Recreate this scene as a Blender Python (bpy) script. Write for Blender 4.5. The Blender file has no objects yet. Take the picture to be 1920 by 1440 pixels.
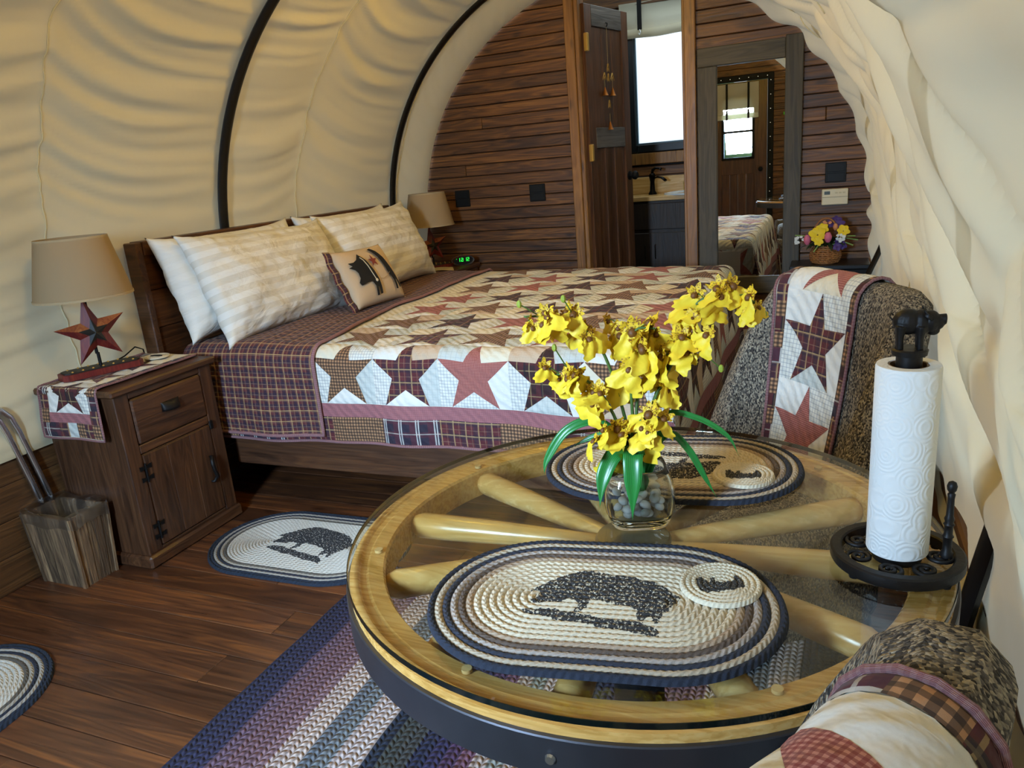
import bpy, bmesh, math, random
from mathutils import Vector, Matrix, noise
R = random.Random(7)
PI = math.pi
SC = bpy.context.scene
COL = SC.collection

# ---------------------------------------------------------------- camera
cd = bpy.data.cameras.new('camera'); cam = bpy.data.objects.new('camera', cd); COL.objects.link(cam)
cd.sensor_width = 36.0; cd.lens = 36.0 * 1415 / 1920; cd.clip_start = 0.02; cd.clip_end = 200
_r = Vector((0.9238133, 0.37397037, -0.08194606)); _u = Vector((-0.03152731, 0.28763218, 0.95722189)); _f = Vector((-0.38154295, 0.88171078, -0.27750872))
cam.matrix_world = Matrix(((_r.x, _u.x, -_f.x, 0), (_r.y, _u.y, -_f.y, 0), (_r.z, _u.z, -_f.z, 1.3), (0, 0, 0, 1)))
SC.camera = cam

# ---------------------------------------------------------------- sky, sun, exposure
w = bpy.data.worlds.new('sky'); SC.world = w; w.use_nodes = True
w.node_tree.nodes['Background'].inputs[0].default_value = (0.80, 0.90, 1.0, 1)
w.node_tree.nodes['Background'].inputs[1].default_value = 1.25
sl = bpy.data.lights.new('sun', 'SUN'); sl.energy = 9.0; sl.angle = 0.05; sl.color = (0.78, 0.89, 1.0)
so = bpy.data.objects.new('sun', sl); COL.objects.link(so)
so.rotation_euler = Vector((-0.9, -0.12, -0.38)).to_track_quat('-Z', 'Y').to_euler()
# daylight entering through the glass of the entry door
al = bpy.data.lights.new('door_daylight', 'AREA'); al.shape = 'RECTANGLE'; al.size = 0.36; al.size_y = 0.62; al.energy = 76; al.color = (0.50, 0.72, 1.0); al.spread = math.radians(95)
ao = bpy.data.objects.new('door_daylight', al); COL.objects.link(ao); ao.location = (-1.09, -0.90, 1.47); ao.rotation_euler = (math.radians(60), 0, 0)
vs = SC.view_settings; vs.view_transform = 'Standard'; vs.look = 'None'; vs.exposure = 0.12; vs.gamma = 1.0; vs.use_curve_mapping = False

cy = SC.cycles; cy.max_bounces = 7; cy.diffuse_bounces = 3; cy.glossy_bounces = 4; cy.transmission_bounces = 8; cy.transparent_max_bounces = 12; cy.caustics_reflective = False; cy.adaptive_threshold = 0.09; cy.sample_clamp_indirect = 6.0

# ---------------------------------------------------------------- helpers
def wl(o):
    v = Vector((0, 0, 0))
    while o is not None:
        v += o.location; o = o.parent
    return v

def tag(o, label=None, cat=None, group=None, kind=None):
    for k, val in (('label', label), ('category', cat), ('group', group), ('kind', kind)):
        if val: o[k] = val
    return o

def thing(name, label, cat, loc=(0, 0, 0), rz=0.0, group=None):
    o = bpy.data.objects.new(name, None); COL.objects.link(o)
    o.location = loc; o.rotation_euler = (0, 0, rz); o.empty_display_size = 0.05
    return tag(o, label, cat, group)

def struct(name, parent=None):
    o = bpy.data.objects.new(name, None); COL.objects.link(o); o['kind'] = 'structure'; o.empty_display_size = 0.05
    return o

class MB:
    def __init__(s): s.v = []; s.f = []; s.uv = {}; s.m = []
    def add(s, vs, fs, mi=0, uvs=None):
        b = len(s.v); s.v += [tuple(p) for p in vs]
        for k, f in enumerate(fs):
            s.f.append(tuple(b + i for i in f)); s.m.append(mi)
        if uvs:
            for i, u in enumerate(uvs): s.uv[b + i] = u
        return s
    def box(s, x0, x1, y0, y1, z0, z1, mi=0, bev=0.0):
        if bev > 0:
            bm = bmesh.new(); bmesh.ops.create_cube(bm, size=1)
            for v in bm.verts: v.co = Vector(((x0 + x1) / 2 + v.co.x * (x1 - x0), (y0 + y1) / 2 + v.co.y * (y1 - y0), (z0 + z1) / 2 + v.co.z * (z1 - z0)))
            bmesh.ops.bevel(bm, geom=bm.edges[:], offset=min(bev, 0.45 * min(abs(x1 - x0), abs(y1 - y0), abs(z1 - z0))), segments=1, affect='EDGES')
            bm.verts.index_update()
            s.add([v.co for v in bm.verts], [[v.index for v in f.verts] for f in bm.faces], mi); bm.free(); return s
        P = [(x, y, z) for x in (x0, x1) for y in (y0, y1) for z in (z0, z1)]
        return s.add(P, [(0, 1, 3, 2), (4, 6, 7, 5), (0, 4, 5, 1), (2, 3, 7, 6), (0, 2, 6, 4), (1, 5, 7, 3)], mi)
    def hexa(s, P, mi=0):     # 8 points: bottom 4 ccw, top 4 ccw
        return s.add(P, [(3, 2, 1, 0), (4, 5, 6, 7), (0, 1, 5, 4), (1, 2, 6, 5), (2, 3, 7, 6), (3, 0, 4, 7)], mi)
    def tube(s, pts, r, seg=8, closed=False, cap=True, mi=0, flat=1.0, up=None):
        P = [Vector(p) for p in pts]; n = len(P); vs = []; uvs = []
        rad = r if isinstance(r, (list, tuple)) else [r] * n
        prev = None; L = 0
        for i in range(n):
            t = (P[(i + 1) % n] - P[i - 1]) if closed else (P[min(i + 1, n - 1)] - P[max(i - 1, 0)])
            t.normalize()
            if i: L += (P[i] - P[i - 1]).length
            if up is not None: a = Vector(up) - t * t.dot(Vector(up)); 
            elif prev is None:
                a = Vector((0, 0, 1)); a = a - t * a.dot(t)
                if a.length < 0.1: a = Vector((1, 0, 0)) - t * t.x
            else: a = prev - t * prev.dot(t)
            a.normalize(); prev = a; b = t.cross(a)
            for k in range(seg):
                an = 2 * PI * k / seg
                vs.append(P[i] + (a * math.cos(an) * flat + b * math.sin(an)) * rad[i]); uvs.append((L, k / seg))
        fs = []
        for i in range(n if closed else n - 1):
            for k in range(seg):
                j = (i + 1) % n
                fs.append((i * seg + k, i * seg + (k + 1) % seg, j * seg + (k + 1) % seg, j * seg + k))
        if cap and not closed:
            fs.append(tuple(range(seg - 1, -1, -1))); fs.append(tuple((n - 1) * seg + k for k in range(seg)))
        return s.add(vs, fs, mi, uvs)
    def lathe(s, prof, c=(0, 0, 0), seg=24, mi=0, axis='z', close=False):
        vs = []; n = len(prof)
        for (r, z) in prof:
            for k in range(seg):
                a = 2 * PI * k / seg
                p = (r * math.cos(a), r * math.sin(a), z)
                if axis == 'x': p = (z, p[0], p[1])
                elif axis == 'y': p = (p[0], z, p[1])
                vs.append((c[0] + p[0], c[1] + p[1], c[2] + p[2]))
        fs = [(i * seg + k, i * seg + (k + 1) % seg, (i + 1) % n * seg + (k + 1) % seg, (i + 1) % n * seg + k) for i in range(n if close else n - 1) for k in range(seg)]
        if not close:
            fs.append(tuple(range(seg - 1, -1, -1))); fs.append(tuple((n - 1) * seg + k for k in range(seg)))
        return s.add(vs, fs, mi)
    def grid(s, fn, nu, nv, mi=0, wu=False, wv=False, uvf=None):
        vs = []; uvs = []
        for i in range(nu + (0 if wu else 1)):
            for j in range(nv + (0 if wv else 1)):
                u, v = i / nu, j / nv
                vs.append(fn(u, v)); uvs.append(uvf(u, v) if uvf else (u, v))
        cu = nu if wu else nu + 1; cv = nv if wv else nv + 1
        fs = [(i * cv + j, ((i + 1) % cu) * cv + j, ((i + 1) % cu) * cv + (j + 1) % cv, i * cv + (j + 1) % cv) for i in range(nu) for j in range(nv)]
        return s.add(vs, fs, mi, uvs)
    def prism(s, poly, h0, h1, fn=None, mi=0):   # polygon in (a, b) extruded along third axis; fn maps (a, b, h) to a point
        fn = fn or (lambda a, b, h: (a, b, h)); n = len(poly)
        vs = [fn(a, b, h0) for a, b in poly] + [fn(a, b, h1) for a, b in poly]
        fs = [tuple(range(n - 1, -1, -1)), tuple(range(n, 2 * n))] + [(i, (i + 1) % n, n + (i + 1) % n, n + i) for i in range(n)]
        return s.add(vs, fs, mi)
    def ball(s, c, r, seg=12, rings=8, mi=0, rot=None):
        rr = (r, r, r) if not isinstance(r, (list, tuple)) else r
        vs = []; 
        for i in range(rings + 1):
            th = PI * i / rings
            for k in range(seg):
                a = 2 * PI * k / seg
                p = Vector((rr[0] * math.sin(th) * math.cos(a), rr[1] * math.sin(th) * math.sin(a), rr[2] * math.cos(th)))
                if rot: p = rot @ p
                vs.append(Vector(c) + p)
        fs = [(i * seg + k, (i + 1) * seg + k, (i + 1) * seg + (k + 1) % seg, i * seg + (k + 1) % seg) for i in range(rings) for k in range(seg)]
        return s.add(vs, fs, mi)
    def build(s, name, mat, parent=None, smooth=False, world=False, attr=None, auto=None):
        off = wl(parent) if (world and parent is not None) else Vector((0, 0, 0))
        me = bpy.data.meshes.new(name)
        me.from_pydata([tuple(Vector(p) - off) for p in s.v] if off.length else s.v, [], s.f)
        for m in (mat if isinstance(mat, (list, tuple)) else [mat]): me.materials.append(m)
        if len(set(s.m)) > 1: me.polygons.foreach_set('material_index', s.m)
        if s.uv:
            ul = me.uv_layers.new(name='uv'); d = [0.0] * (2 * len(me.loops))
            for li, l in enumerate(me.loops):
                u = s.uv.get(l.vertex_index, (0, 0)); d[2 * li] = u[0]; d[2 * li + 1] = u[1]
            ul.data.foreach_set('uv', d)
        if attr:
            for an, vals in attr.items():
                at = me.attributes.new(an, 'FLOAT', 'POINT'); at.data.foreach_set('value', vals)
        me.validate()
        bm = bmesh.new(); bm.from_mesh(me); bmesh.ops.recalc_face_normals(bm, faces=bm.faces[:]); bm.to_mesh(me); bm.free()
        if smooth: me.polygons.foreach_set('use_smooth', [True] * len(me.polygons))
        if auto is not None:
            me.polygons.foreach_set('use_smooth', [True] * len(me.polygons)); me.set_sharp_from_angle(angle=math.radians(auto))
        o = bpy.data.objects.new(name, me); COL.objects.link(o)
        if parent is not None: o.parent = parent
        return o

def copy_tree(o, parent=None):
    c = o.copy(); COL.objects.link(c); c.parent = parent
    for ch in list(o.children): copy_tree(ch, c)
    return c

def smooth(a, b, x):
    t = min(1.0, max(0.0, (x - a) / (b - a))); return t * t * (3 - 2 * t)

# ---------------------------------------------------------------- materials
def srgb(h):
    if isinstance(h, str): c = [int(h[i:i + 2], 16) / 255 for i in (0, 2, 4)]
    else: c = [x / 255 for x in h]
    return tuple((x / 12.92 if x <= 0.04045 else ((x + 0.055) / 1.055) ** 2.4) for x in c) + (1,)

class T:
    def __init__(s, name):
        s.mat = bpy.data.materials.new(name); s.mat.use_nodes = True; s.nt = s.mat.node_tree; s.nt.nodes.clear()
        s.out = s.nt.nodes.new('ShaderNodeOutputMaterial')
    def put(s, sock, v):
        if isinstance(v, bpy.types.NodeSocket): s.nt.links.new(v, sock)
        elif v is not None:
            if hasattr(sock.default_value, '__len__') and not hasattr(v, '__len__'): v = [v] * len(sock.default_value)
            sock.default_value = v
    def n(s, typ, ins=None, **props):
        nd = s.nt.nodes.new('ShaderNode' + typ)
        for k, v in props.items(): setattr(nd, k, v)
        for k, v in (ins or {}).items(): s.put(nd.inputs[k], v)
        return nd
    def math(s, op, a, b=None, c=None):
        nd = s.n('Math', operation=op); s.put(nd.inputs[0], a)
        if b is not None: s.put(nd.inputs[1], b)
        if c is not None: s.put(nd.inputs[2], c)
        return nd.outputs[0]
    def mix(s, f, a, b, mode='MIX'):
        nd = s.n('Mix', data_type='RGBA', blend_type=mode); s.put(nd.inputs[0], f); s.put(nd.inputs[6], a); s.put(nd.inputs[7], b)
        return nd.outputs[2]
    def vmul(s, v, k):
        nd = s.n('VectorMath', operation='MULTIPLY'); s.put(nd.inputs[0], v); s.put(nd.inputs[1], k); return nd.outputs[0]
    def vadd(s, v, k):
        nd = s.n('VectorMath', operation='ADD'); s.put(nd.inputs[0], v); s.put(nd.inputs[1], k); return nd.outputs[0]
    def noise(s, vec, scale, detail=3, rough=0.5, dist=0.0):
        return s.n('TexNoise', {'Vector': vec, 'Scale': scale, 'Detail': detail, 'Roughness': rough, 'Distortion': dist}).outputs[0]
    def ramp(s, f, stops, interp='LINEAR'):
        nd = s.n('ValToRGB', {0: f}); e = nd.color_ramp.elements; nd.color_ramp.interpolation = interp
        while len(e) > 1: e.remove(e[-1])
        e[0].position = stops[0][0]; e[0].color = stops[0][1]
        for p, c in stops[1:]:
            x = e.new(p); x.color = c
        return nd.outputs[0]
    def step(s, x, lo, hi):
        return s.n('MapRange', {0: x, 1: lo, 2: hi, 3: 0.0, 4: 1.0}, interpolation_type='SMOOTHSTEP').outputs[0]
    def obj(s, rnd=0.0):
        v = s.n('TexCoord').outputs['Object']
        if rnd: v = s.vadd(v, s.vmul(s.n('ObjectInfo').outputs['Random'], rnd)) if False else s.vadd(v, s.vmul(s.cmb(s.rnd(), s.rnd(), s.rnd()), rnd))
        return v
    def rnd(s): return s.n('ObjectInfo').outputs['Random']
    def cmb(s, x, y, z=0.0): return s.n('CombineXYZ', {0: x, 1: y, 2: z}).outputs[0]
    def uv(s):
        sp = s.n('SeparateXYZ', {0: s.n('UVMap').outputs[0]}); return sp.outputs[0], sp.outputs[1]
    def xyz(s, v): 
        sp = s.n('SeparateXYZ', {0: v}); return sp.outputs[0], sp.outputs[1], sp.outputs[2]
    def bump(s, h, strength=0.3, dist=0.005): return s.n('Bump', {'Height': h, 'Strength': strength, 'Distance': dist}).outputs[0]
    def bsdf(s, color, rough=0.6, metal=0.0, normal=None, spec=None, **kw):
        nd = s.n('BsdfPrincipled'); s.put(nd.inputs['Base Color'], color); s.put(nd.inputs['Roughness'], rough); s.put(nd.inputs['Metallic'], metal)
        if normal is not None: s.put(nd.inputs['Normal'], normal)
        if spec is not None: s.put(nd.inputs['Specular IOR Level'], spec)
        for k, v in kw.items(): s.put(nd.inputs[k.replace('_', ' ')], v)
        s.nt.links.new(nd.outputs[0], s.out.inputs[0]); return s.mat

def plain(name, col, rough=0.5, metal=0.0, nz=0.0, nscale=40, bump=0.0, **kw):
    t = T(name); v = t.obj(); c = srgb(col); nn = t.noise(v, nscale, 2)
    cc = t.mix(t.math('MULTIPLY', nn, nz), c, (c[0] * .35, c[1] * .35, c[2] * .35, 1)) if nz else c
    return t.bsdf(cc, rough, metal, t.bump(nn, bump, 0.003) if bump else None, **kw)

def wood(name, dark, mid, light, axis=0, along=1.6, across=16, rough=0.45, var=0.5, knots=0.5, bump=0.25, grain=0.55, wave=0.0):
    t = T(name); sc = [across] * 3; sc[axis] = along
    base = t.obj(7.0); v = t.vmul(base, tuple(sc))
    big = t.noise(v, 1.0, 2, 0.55, 0.6)
    sc2 = [across * 7] * 3; sc2[axis] = along * 2.2
    fine = t.noise(t.vmul(base, tuple(sc2)), 1.0, 2, 0.6)
    rings = t.math('FRACT', t.math('MULTIPLY', big, 7.0))
    rings = t.math('ABSOLUTE', t.math('SUBTRACT', rings, 0.5))
    f = t.math('ADD', t.math('MULTIPLY', big, 1 - grain), t.math('ADD', t.math('MULTIPLY', fine, grain * 0.65), t.math('MULTIPLY', rings, grain * 0.5)))
    col = t.ramp(f, [(0.25, srgb(dark)), (0.48, srgb(mid)), (0.72, srgb(light))])
    if knots:
        sk = [9.0] * 3; sk[axis] = 3.2
        vo = t.n('TexVoronoi', {'Vector': t.vadd(t.vmul(base, tuple(sk)), t.vmul(t.cmb(big, fine), 0.25)), 'Scale': 1.0})
        k = t.step(vo.outputs['Distance'], 0.17, 0.05)
        col = t.mix(t.math('MULTIPLY', k, knots), col, tuple(x * .3 for x in srgb(dark)[:3]) + (1,))
    if var:
        b = t.math('ADD', 1 - var * 0.5, t.math('MULTIPLY', t.rnd(), var))
        col = t.mix(1.0, col, t.cmb(b, b, b), 'MULTIPLY')
    hh = t.math('ADD', t.math('MULTIPLY', fine, 0.5), rings)
    return t.bsdf(col, t.math('ADD', rough - 0.1, t.math('MULTIPLY', fine, 0.25)), 0, t.bump(hh, bump, 0.003))

def weave_bump(t, u, v, freq, k=1.0):
    a = t.math('SINE', t.math('MULTIPLY', u, freq)); b = t.math('SINE', t.math('MULTIPLY', v, freq))
    return t.math('MULTIPLY', t.math('MULTIPLY', a, b), k)

def quilting(t, u, v):    # puffs of hand quilting: contour-like wavy rows
    vec = t.cmb(u, v, 0.0)
    nn = t.noise(vec, 9, 2)
    s1 = t.math('SINE', t.math('ADD', t.math('MULTIPLY', t.math('ADD', u, v), 150), t.math('MULTIPLY', nn, 9)))
    return t.math('ADD', t.math('MULTIPLY', s1, 0.35), t.noise(vec, 60, 2))

def plaid(name, base, stripes, rough=0.85, shade=0.15):
    """stripes: (direction 0/1, period, phase, width, colour, strength)"""
    t = T(name); u, v = t.uv(); col = srgb(base)
    for (d, per, ph, wd, c, st) in stripes:
        x = u if d == 0 else v
        fr = t.math('FRACT', t.math('ADD', t.math('DIVIDE', x, per), 50.0 + ph))
        m = t.math('LESS_THAN', fr, wd / per)
        col = t.mix(t.math('MULTIPLY', m, st), col, srgb(c))
    wv = t.noise(t.cmb(u, v, 0.0), 900, 1)
    col = t.mix(t.math('MULTIPLY', wv, shade), col, (0.02, 0.015, 0.015, 1))
    return t.bsdf(col, rough, 0, t.bump(quilting(t, u, v), 0.7, 0.005), Sheen_Weight=0.05)

def gingham(name, c0, c1, per, st=0.55):
    return plaid(name, c0, [(0, per, 0, per / 2, c1, st), (1, per, 0, per / 2, c1, st)])
M = {}
M['wall'] = wood('wall_wood', '26150a', '623d1a', '8f5f29', 0, 1.4, 15, 0.48, 0.5, 0.6, 0.4, 0.65)
M['trim'] = wood('trim_wood', '5c3a17', '8c5f2a', 'aa783c', 2, 1.2, 14, 0.42, 0.15, 0.7)
M['floor'] = wood('floor_wood', '301d14', '583622', '8a5329', 0, 1.1, 13, 0.30, 0.45, 0.55, 0.2)
M['bedwood'] = wood('bed_wood', '2c1a10', '50321f', '6b4527', 0, 1.5, 16, 0.42, 0.2, 0.6)
M['headwood'] = wood('headboard_wood', '2a170c', '56321a', '754824', 1, 1.5, 18, 0.42, 0.3, 0.3)
M['nswood'] = wood('nightstand_wood', '2b190f', '4d301d', '6a452a', 2, 1.6, 16, 0.40, 0.2, 0.3)
M['nswood_h'] = wood('nightstand_wood_level', '2b190f', '50321e', '6e482b', 1, 1.6, 16, 0.38, 0.2, 0.3)
M['doorwood'] = wood('door_wood', '2b1a12', '55351f', '71492c', 2, 1.3, 17, 0.34, 0.25, 0.2)
M['greywood'] = wood('weathered_grey_wood', '2c2820', '4a4336', '5d5545', 2, 1.5, 18, 0.6, 0.15, 0.4)
M['greywood_h'] = wood('weathered_grey_wood_level', '2c2820', '4a4336', '5d5545', 0, 1.5, 18, 0.6, 0.15, 0.4)
M['oak'] = wood('golden_oak', 'a8742f', 'cf9d55', 'e2ba78', 0, 2.0, 22, 0.25, 0.1, 0.0, 0.1)
M['maple'] = wood('pale_maple', 'b98a45', 'd3a866', 'e6c48a', 0, 2.0, 14, 0.22, 0.12, 0.15, 0.08)
M['barn'] = wood('barn_wood', '1e1712', '6a523a', 'a3855e', 2, 2.0, 34, 0.7, 1.3, 0.3, 0.5)
M['darkcab'] = wood('dark_stained_cabinet', '1a120d', '2d2119', '3a2c20', 2, 1.5, 16, 0.5, 0.15, 0.2)
M['sillwood'] = wood('rail_wood', '3a2412', '5f3f22', '7d5730', 1, 1.5, 18, 0.5, 0.2, 0.3)
M['black'] = plain('black_iron', '0b0a0a', 0.6, 0.0, 0.3, 60, 0.1, spec=.25)
M['iron'] = plain('cast_iron', '1a1614', 0.5, 0.4, 0.4, 80, 0.3)
M['hoop'] = plain('black_hoop_steel', '100d0b', 0.45, 0.2, 0.3, 30)
M['plastic'] = plain('black_plastic', '0d0d0c', 0.5, spec=.25)
M['chrome'] = plain('chrome', 'e4e8ec', 0.22, 1.0)
M['brass'] = plain('brass', 'd0a85a', 0.35, 0.6)
M['white'] = plain('white_paint', 'e8e6e0', 0.5)
M['bathwall'] = plain('pale_bath_wall', 'aab4ae', 0.6)
M['tire'] = plain('dark_steel_tire', '5a595e', 0.36, 0.8, 0.6, 14, 0.15)
M['almond'] = plain('almond_plastic', 'd8cba8', 0.45)
M['lcd'] = plain('lcd_grey', '3e4438', 0.3)
M['earth'] = plain('ground', '5f6b3a', 0.9, 0, 0.5, 3)
M['tree'] = plain('tree_foliage', '3e5a32', 0.9, 0, 0.8, 4, 0.8)
M['trunk'] = plain('tree_bark', '4a3826', 0.9, 0, 0.5, 10)

def canvas_mat(name, dif, tra, f, seam=False):
    t = T(name); v = t.obj()
    b = t.bump(t.noise(v, 16, 2), 0.22, 0.006)
    d = t.n('BsdfDiffuse', {'Color': srgb(dif), 'Normal': b}); tr = t.n('BsdfTranslucent', {'Color': srgb(tra), 'Normal': b})
    mx = t.n('MixShader', {0: f, 1: d.outputs[0], 2: tr.outputs[0]}); t.nt.links.new(mx.outputs[0], t.out.inputs[0]); return t.mat
M['canvas'] = canvas_mat('canvas', 'd8cdab', 'f3ecd8', 0.06)
M['seam'] = canvas_mat('canvas_seam', 'f6ecc8', 'f8e9b0', 0.30)  # paler, yellower than the canvas: light through the stitches put into the colour
M['shade'] = canvas_mat('linen_shade', 'b39b78', 'd8bd92', 0.2)
M['blind'] = canvas_mat('roman_blind', 'd9d3bd', 'd9d3b8', 0.3)
M['bathceil'] = canvas_mat('bath_canvas', 'eef2ee', 'eef2ea', 0.45)

def glass_mat(name, col=(1, 1, 1, 1), rough=0.0, ior=1.45):
    t = T(name); g = t.n('BsdfGlass', {'Color': col, 'Roughness': rough, 'IOR': ior})
    t.nt.links.new(g.outputs[0], t.out.inputs[0]); return t.mat
M['glass'] = glass_mat('clear_glass', (0.97, 0.99, 0.98, 1))
def pane_mat(name, tint, frost):
    t = T(name)
    tr = t.n('BsdfTransparent', {'Color': tint}); gl = t.n('BsdfGlossy', {'Color': (1, 1, 1, 1), 'Roughness': 0.02})
    ge = t.n('NewGeometry'); dt = t.n('VectorMath', {0: ge.outputs['Incoming'], 1: ge.outputs['Normal']}, operation='DOT_PRODUCT').outputs['Value']
    fr = t.math('ADD', .045, t.math('MULTIPLY', .95, t.math('POWER', t.math('SUBTRACT', 1.0, t.math('ABSOLUTE', dt)), 5.0)))
    a = t.n('MixShader', {0: fr, 1: tr.outputs[0], 2: gl.outputs[0]})
    tl = t.n('BsdfTranslucent', {'Color': (0.95, 0.97, 1, 1)})
    b = t.n('MixShader', {0: frost, 1: a.outputs[0], 2: tl.outputs[0]}); t.nt.links.new(b.outputs[0], t.out.inputs[0]); return t.mat
M['pane'] = pane_mat('window_glass', (0.97, 0.99, 1, 1), 0.0)
M['frost'] = pane_mat('frosted_window_glass', (0.97, 0.99, 1, 1), 0.35)
M['tableglass'] = pane_mat('table_glass', (0.93, 0.94, 0.90, 1), 0.0)
M['clearplastic'] = pane_mat('clear_plastic_bag', (0.84, 0.87, 0.92, 1), 0.24)
def emit(name, col, st):
    t = T(name); e = t.n('Emission', {'Color': srgb(col), 'Strength': st}); t.nt.links.new(e.outputs[0], t.out.inputs[0]); return t.mat
M['bulb'] = emit('warm_bulb', 'ffcd44', 118.0)
M['fairy'] = emit('fairy_light', 'fff0d0', 1.2)
M['led'] = emit('green_led', '30ff50', 1.6)
t = T('mirror_glass'); g = t.n('BsdfGlossy', {'Color': (0.88, 0.90, 0.88, 1), 'Roughness': 0.0}); t.nt.links.new(g.outputs[0], t.out.inputs[0]); M['mirror'] = t.mat

# fabrics
M['fb_white'] = plaid('quilt_white', 'e9e6dc', [], shade=0.08)
M['fb_cream'] = plaid('quilt_cream', 'e6dcc2', [], shade=0.08)
M['fb_check'] = plaid('quilt_pale_check', 'e4e2d6', [(0, .012, 0, .0022, '8e929a', .55), (1, .012, 0, .0022, '8e929a', .55)], shade=0.08)
M['fb_grey'] = plaid('quilt_pale_grey', 'ccd0c8', [(0, .02, 0, .002, 'aab0aa', .5), (1, .02, 0, .002, 'aab0aa', .4)], shade=0.1)
M['fb_tan'] = plaid('quilt_tan_check', 'd9c3a4', [(0, .005, 0, .0025, 'b08a74', .35), (1, .005, 0, .0025, 'b08a74', .35)], shade=0.08)
M['fb_gin'] = gingham('quilt_brown_gingham', 'b98a62', '1c1214', .0125, 0.68)
M['fb_red'] = gingham('quilt_red_check', 'c98a7c', '7c2024', .0055, 0.62)
M['fb_dk'] = plaid('quilt_dark_plaid', '331a1c', [(0, .06, 0, .02, '571f24', .7), (1, .06, .3, .02, '571f24', .7), (0, .045, .5, .0035, 'b59a6a', .6), (1, .045, .2, .0035, 'b59a6a', .6), (0, .06, .7, .008, '14141f', .7)])
M['fb_burg'] = plaid('quilt_burgundy_plaid', '5e2327', [(0, .05, 0, .018, '2a2030', .6), (1, .05, .3, .018, '2a2030', .6), (0, .05, .6, .003, 'c8a870', .7), (1, .05, .1, .003, 'c8a870', .7), (0, .025, .3, .002, '9a7a60', .5), (1, .025, .3, .002, '9a7a60', .5)])
M['fb_navy'] = plaid('quilt_navy_plaid', '2b2333', [(0, .07, 0, .024, '5a2530', .6), (1, .05, .3, .02, '5a2530', .5), (0, .07, .52, .005, 'd2cfc6', .75), (0, .07, .66, .005, 'd2cfc6', .75), (1, .05, .1, .004, 'c9c2b4', .6)])
M['fb_fold'] = plaid('quilt_backing_plaid', '5d2628', [(0, .042, 0, .013, '262236', .65), (1, .042, .2, .013, '262236', .65), (0, .042, .55, .0026, 'd0ae74', .75), (1, .042, .55, .0026, 'd0ae74', .75), (0, .021, .3, .0018, 'a58468', .5), (1, .021, .3, .0018, 'a58468', .5)])
M['fb_pink'] = gingham('quilt_pink_band', 'b98284', '7c3138', .0045, 0.55)
M['fb_bind'] = plaid('quilt_binding', 'a86a70', [(0, .008, 0, .004, 'c69a98', .5), (1, .008, 0, .004, 'c69a98', .5)])
STARF = ['fb_gin', 'fb_burg', 'fb_red', 'fb_dk']
BGF = ['fb_white', 'fb_check', 'fb_grey', 'fb_cream', 'fb_tan', 'fb_cream', 'fb_check', 'fb_grey']

# ================================================================ structure
XC, HA, HB, Z0 = -1.17, 1.50, 1.42, 1.0       # bow: half width, rise above z0
YF, YB = -0.80, 4.80                          # entry wall, far wall
def bow(t):      # t 0..1 from left foot (z 0.46) over the top to right foot
    if t < .14: k = t / .14; return XC - (HA - .05 + .05 * k), .46 + (Z0 - .46) * k
    if t > .86: k = (1 - t) / .14; return XC + (HA - .05 + .05 * k), .46 + (Z0 - .46) * k
    a = PI * (1 - (t - .14) / .72); return XC + HA * math.cos(a), Z0 + HB * math.sin(a)
def half_width(z):
    return HA if z < Z0 else HA * math.sqrt(max(0.0, 1 - ((z - Z0) / HB) ** 2))

# floor
fl = struct('floor')
MB().box(XC - 1.6, XC + 1.6, YF - .1, YB + .1, -.08, -.022).build('subfloor', plain('subfloor_dark', '140c08', 0.8), fl)
PW = 0.1225; y = YF; k = 0
while y < YB:
    segs = [XC - 1.5]
    if k % 2: segs.append(R.uniform(-1.9, -0.6))
    elif R.random() < .4: segs.append(R.uniform(-1.2, 0.0))
    segs.append(XC + 1.5)
    for a, b in zip(segs, segs[1:]):
        MB().box(a + .0008, b - .0008, y + .0011, min(y + PW, YB) - .0011, -.022, R.uniform(-.0008, 0), 0, .0018).build('plank', M['floor'], fl)
    y += PW; k += 1

# far wall: horizontal boards either side of the bathroom doorway
wb = struct('wall_back')
BP = 0.0735; OX0, OX1, OZ1 = -1.462, -0.80, 2.262
z = 0.0
def arch_in(side, z):   # how far the canvas edge comes in at the far wall
    return (0.03 + .05 * smooth(.4, .9, z)) if side < 0 else (.05 + .04 * smooth(.6, 1.2, z))
while z < 2.40:
    z1 = min(z + BP, 2.41); hw = half_width(z + BP * .5) + .02
    zz0, zz1 = z + .002, z1 - .002
    xl, xr = XC - hw, XC + hw
    spans = [(xl, OX0), (OX1, xr)] if z < OZ1 else [(xl, xr)]
    for a, b in spans:
        if b - a < .06: continue
        cuts = [a] + ([R.uniform(a + .3, b - .3)] if b - a > 1.0 and R.random() < .25 else []) + [b]
        for c, d in zip(cuts, cuts[1:]):
            MB().box(c + .0008, d - .0008, YB + R.uniform(-.001, .002), YB + .022, zz0, zz1, 0, .0035).build('board', M['wall'], wb)
    z += BP
m = MB()
m.prism([(XC - half_width(q) - .01, q) for q in [0, .5, 1, 1.3, 1.6, 1.9, 2.1, 2.2, 2.3]] + [(OX0, 2.3), (OX0, 0)], YB + .022, YB + .05, lambda a, b, h: (a, h, b))
m.prism([(XC + half_width(q) + .01, q) for q in [0, .5, 1, 1.3, 1.6, 1.9, 2.1, 2.2, 2.27]] + [(OX1, 2.27), (OX1, 0)], YB + .022, YB + .05, lambda a, b, h: (a, h, b))
m.build('backing', plain('wall_backing', '17100b', 0.8), wb)
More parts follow.
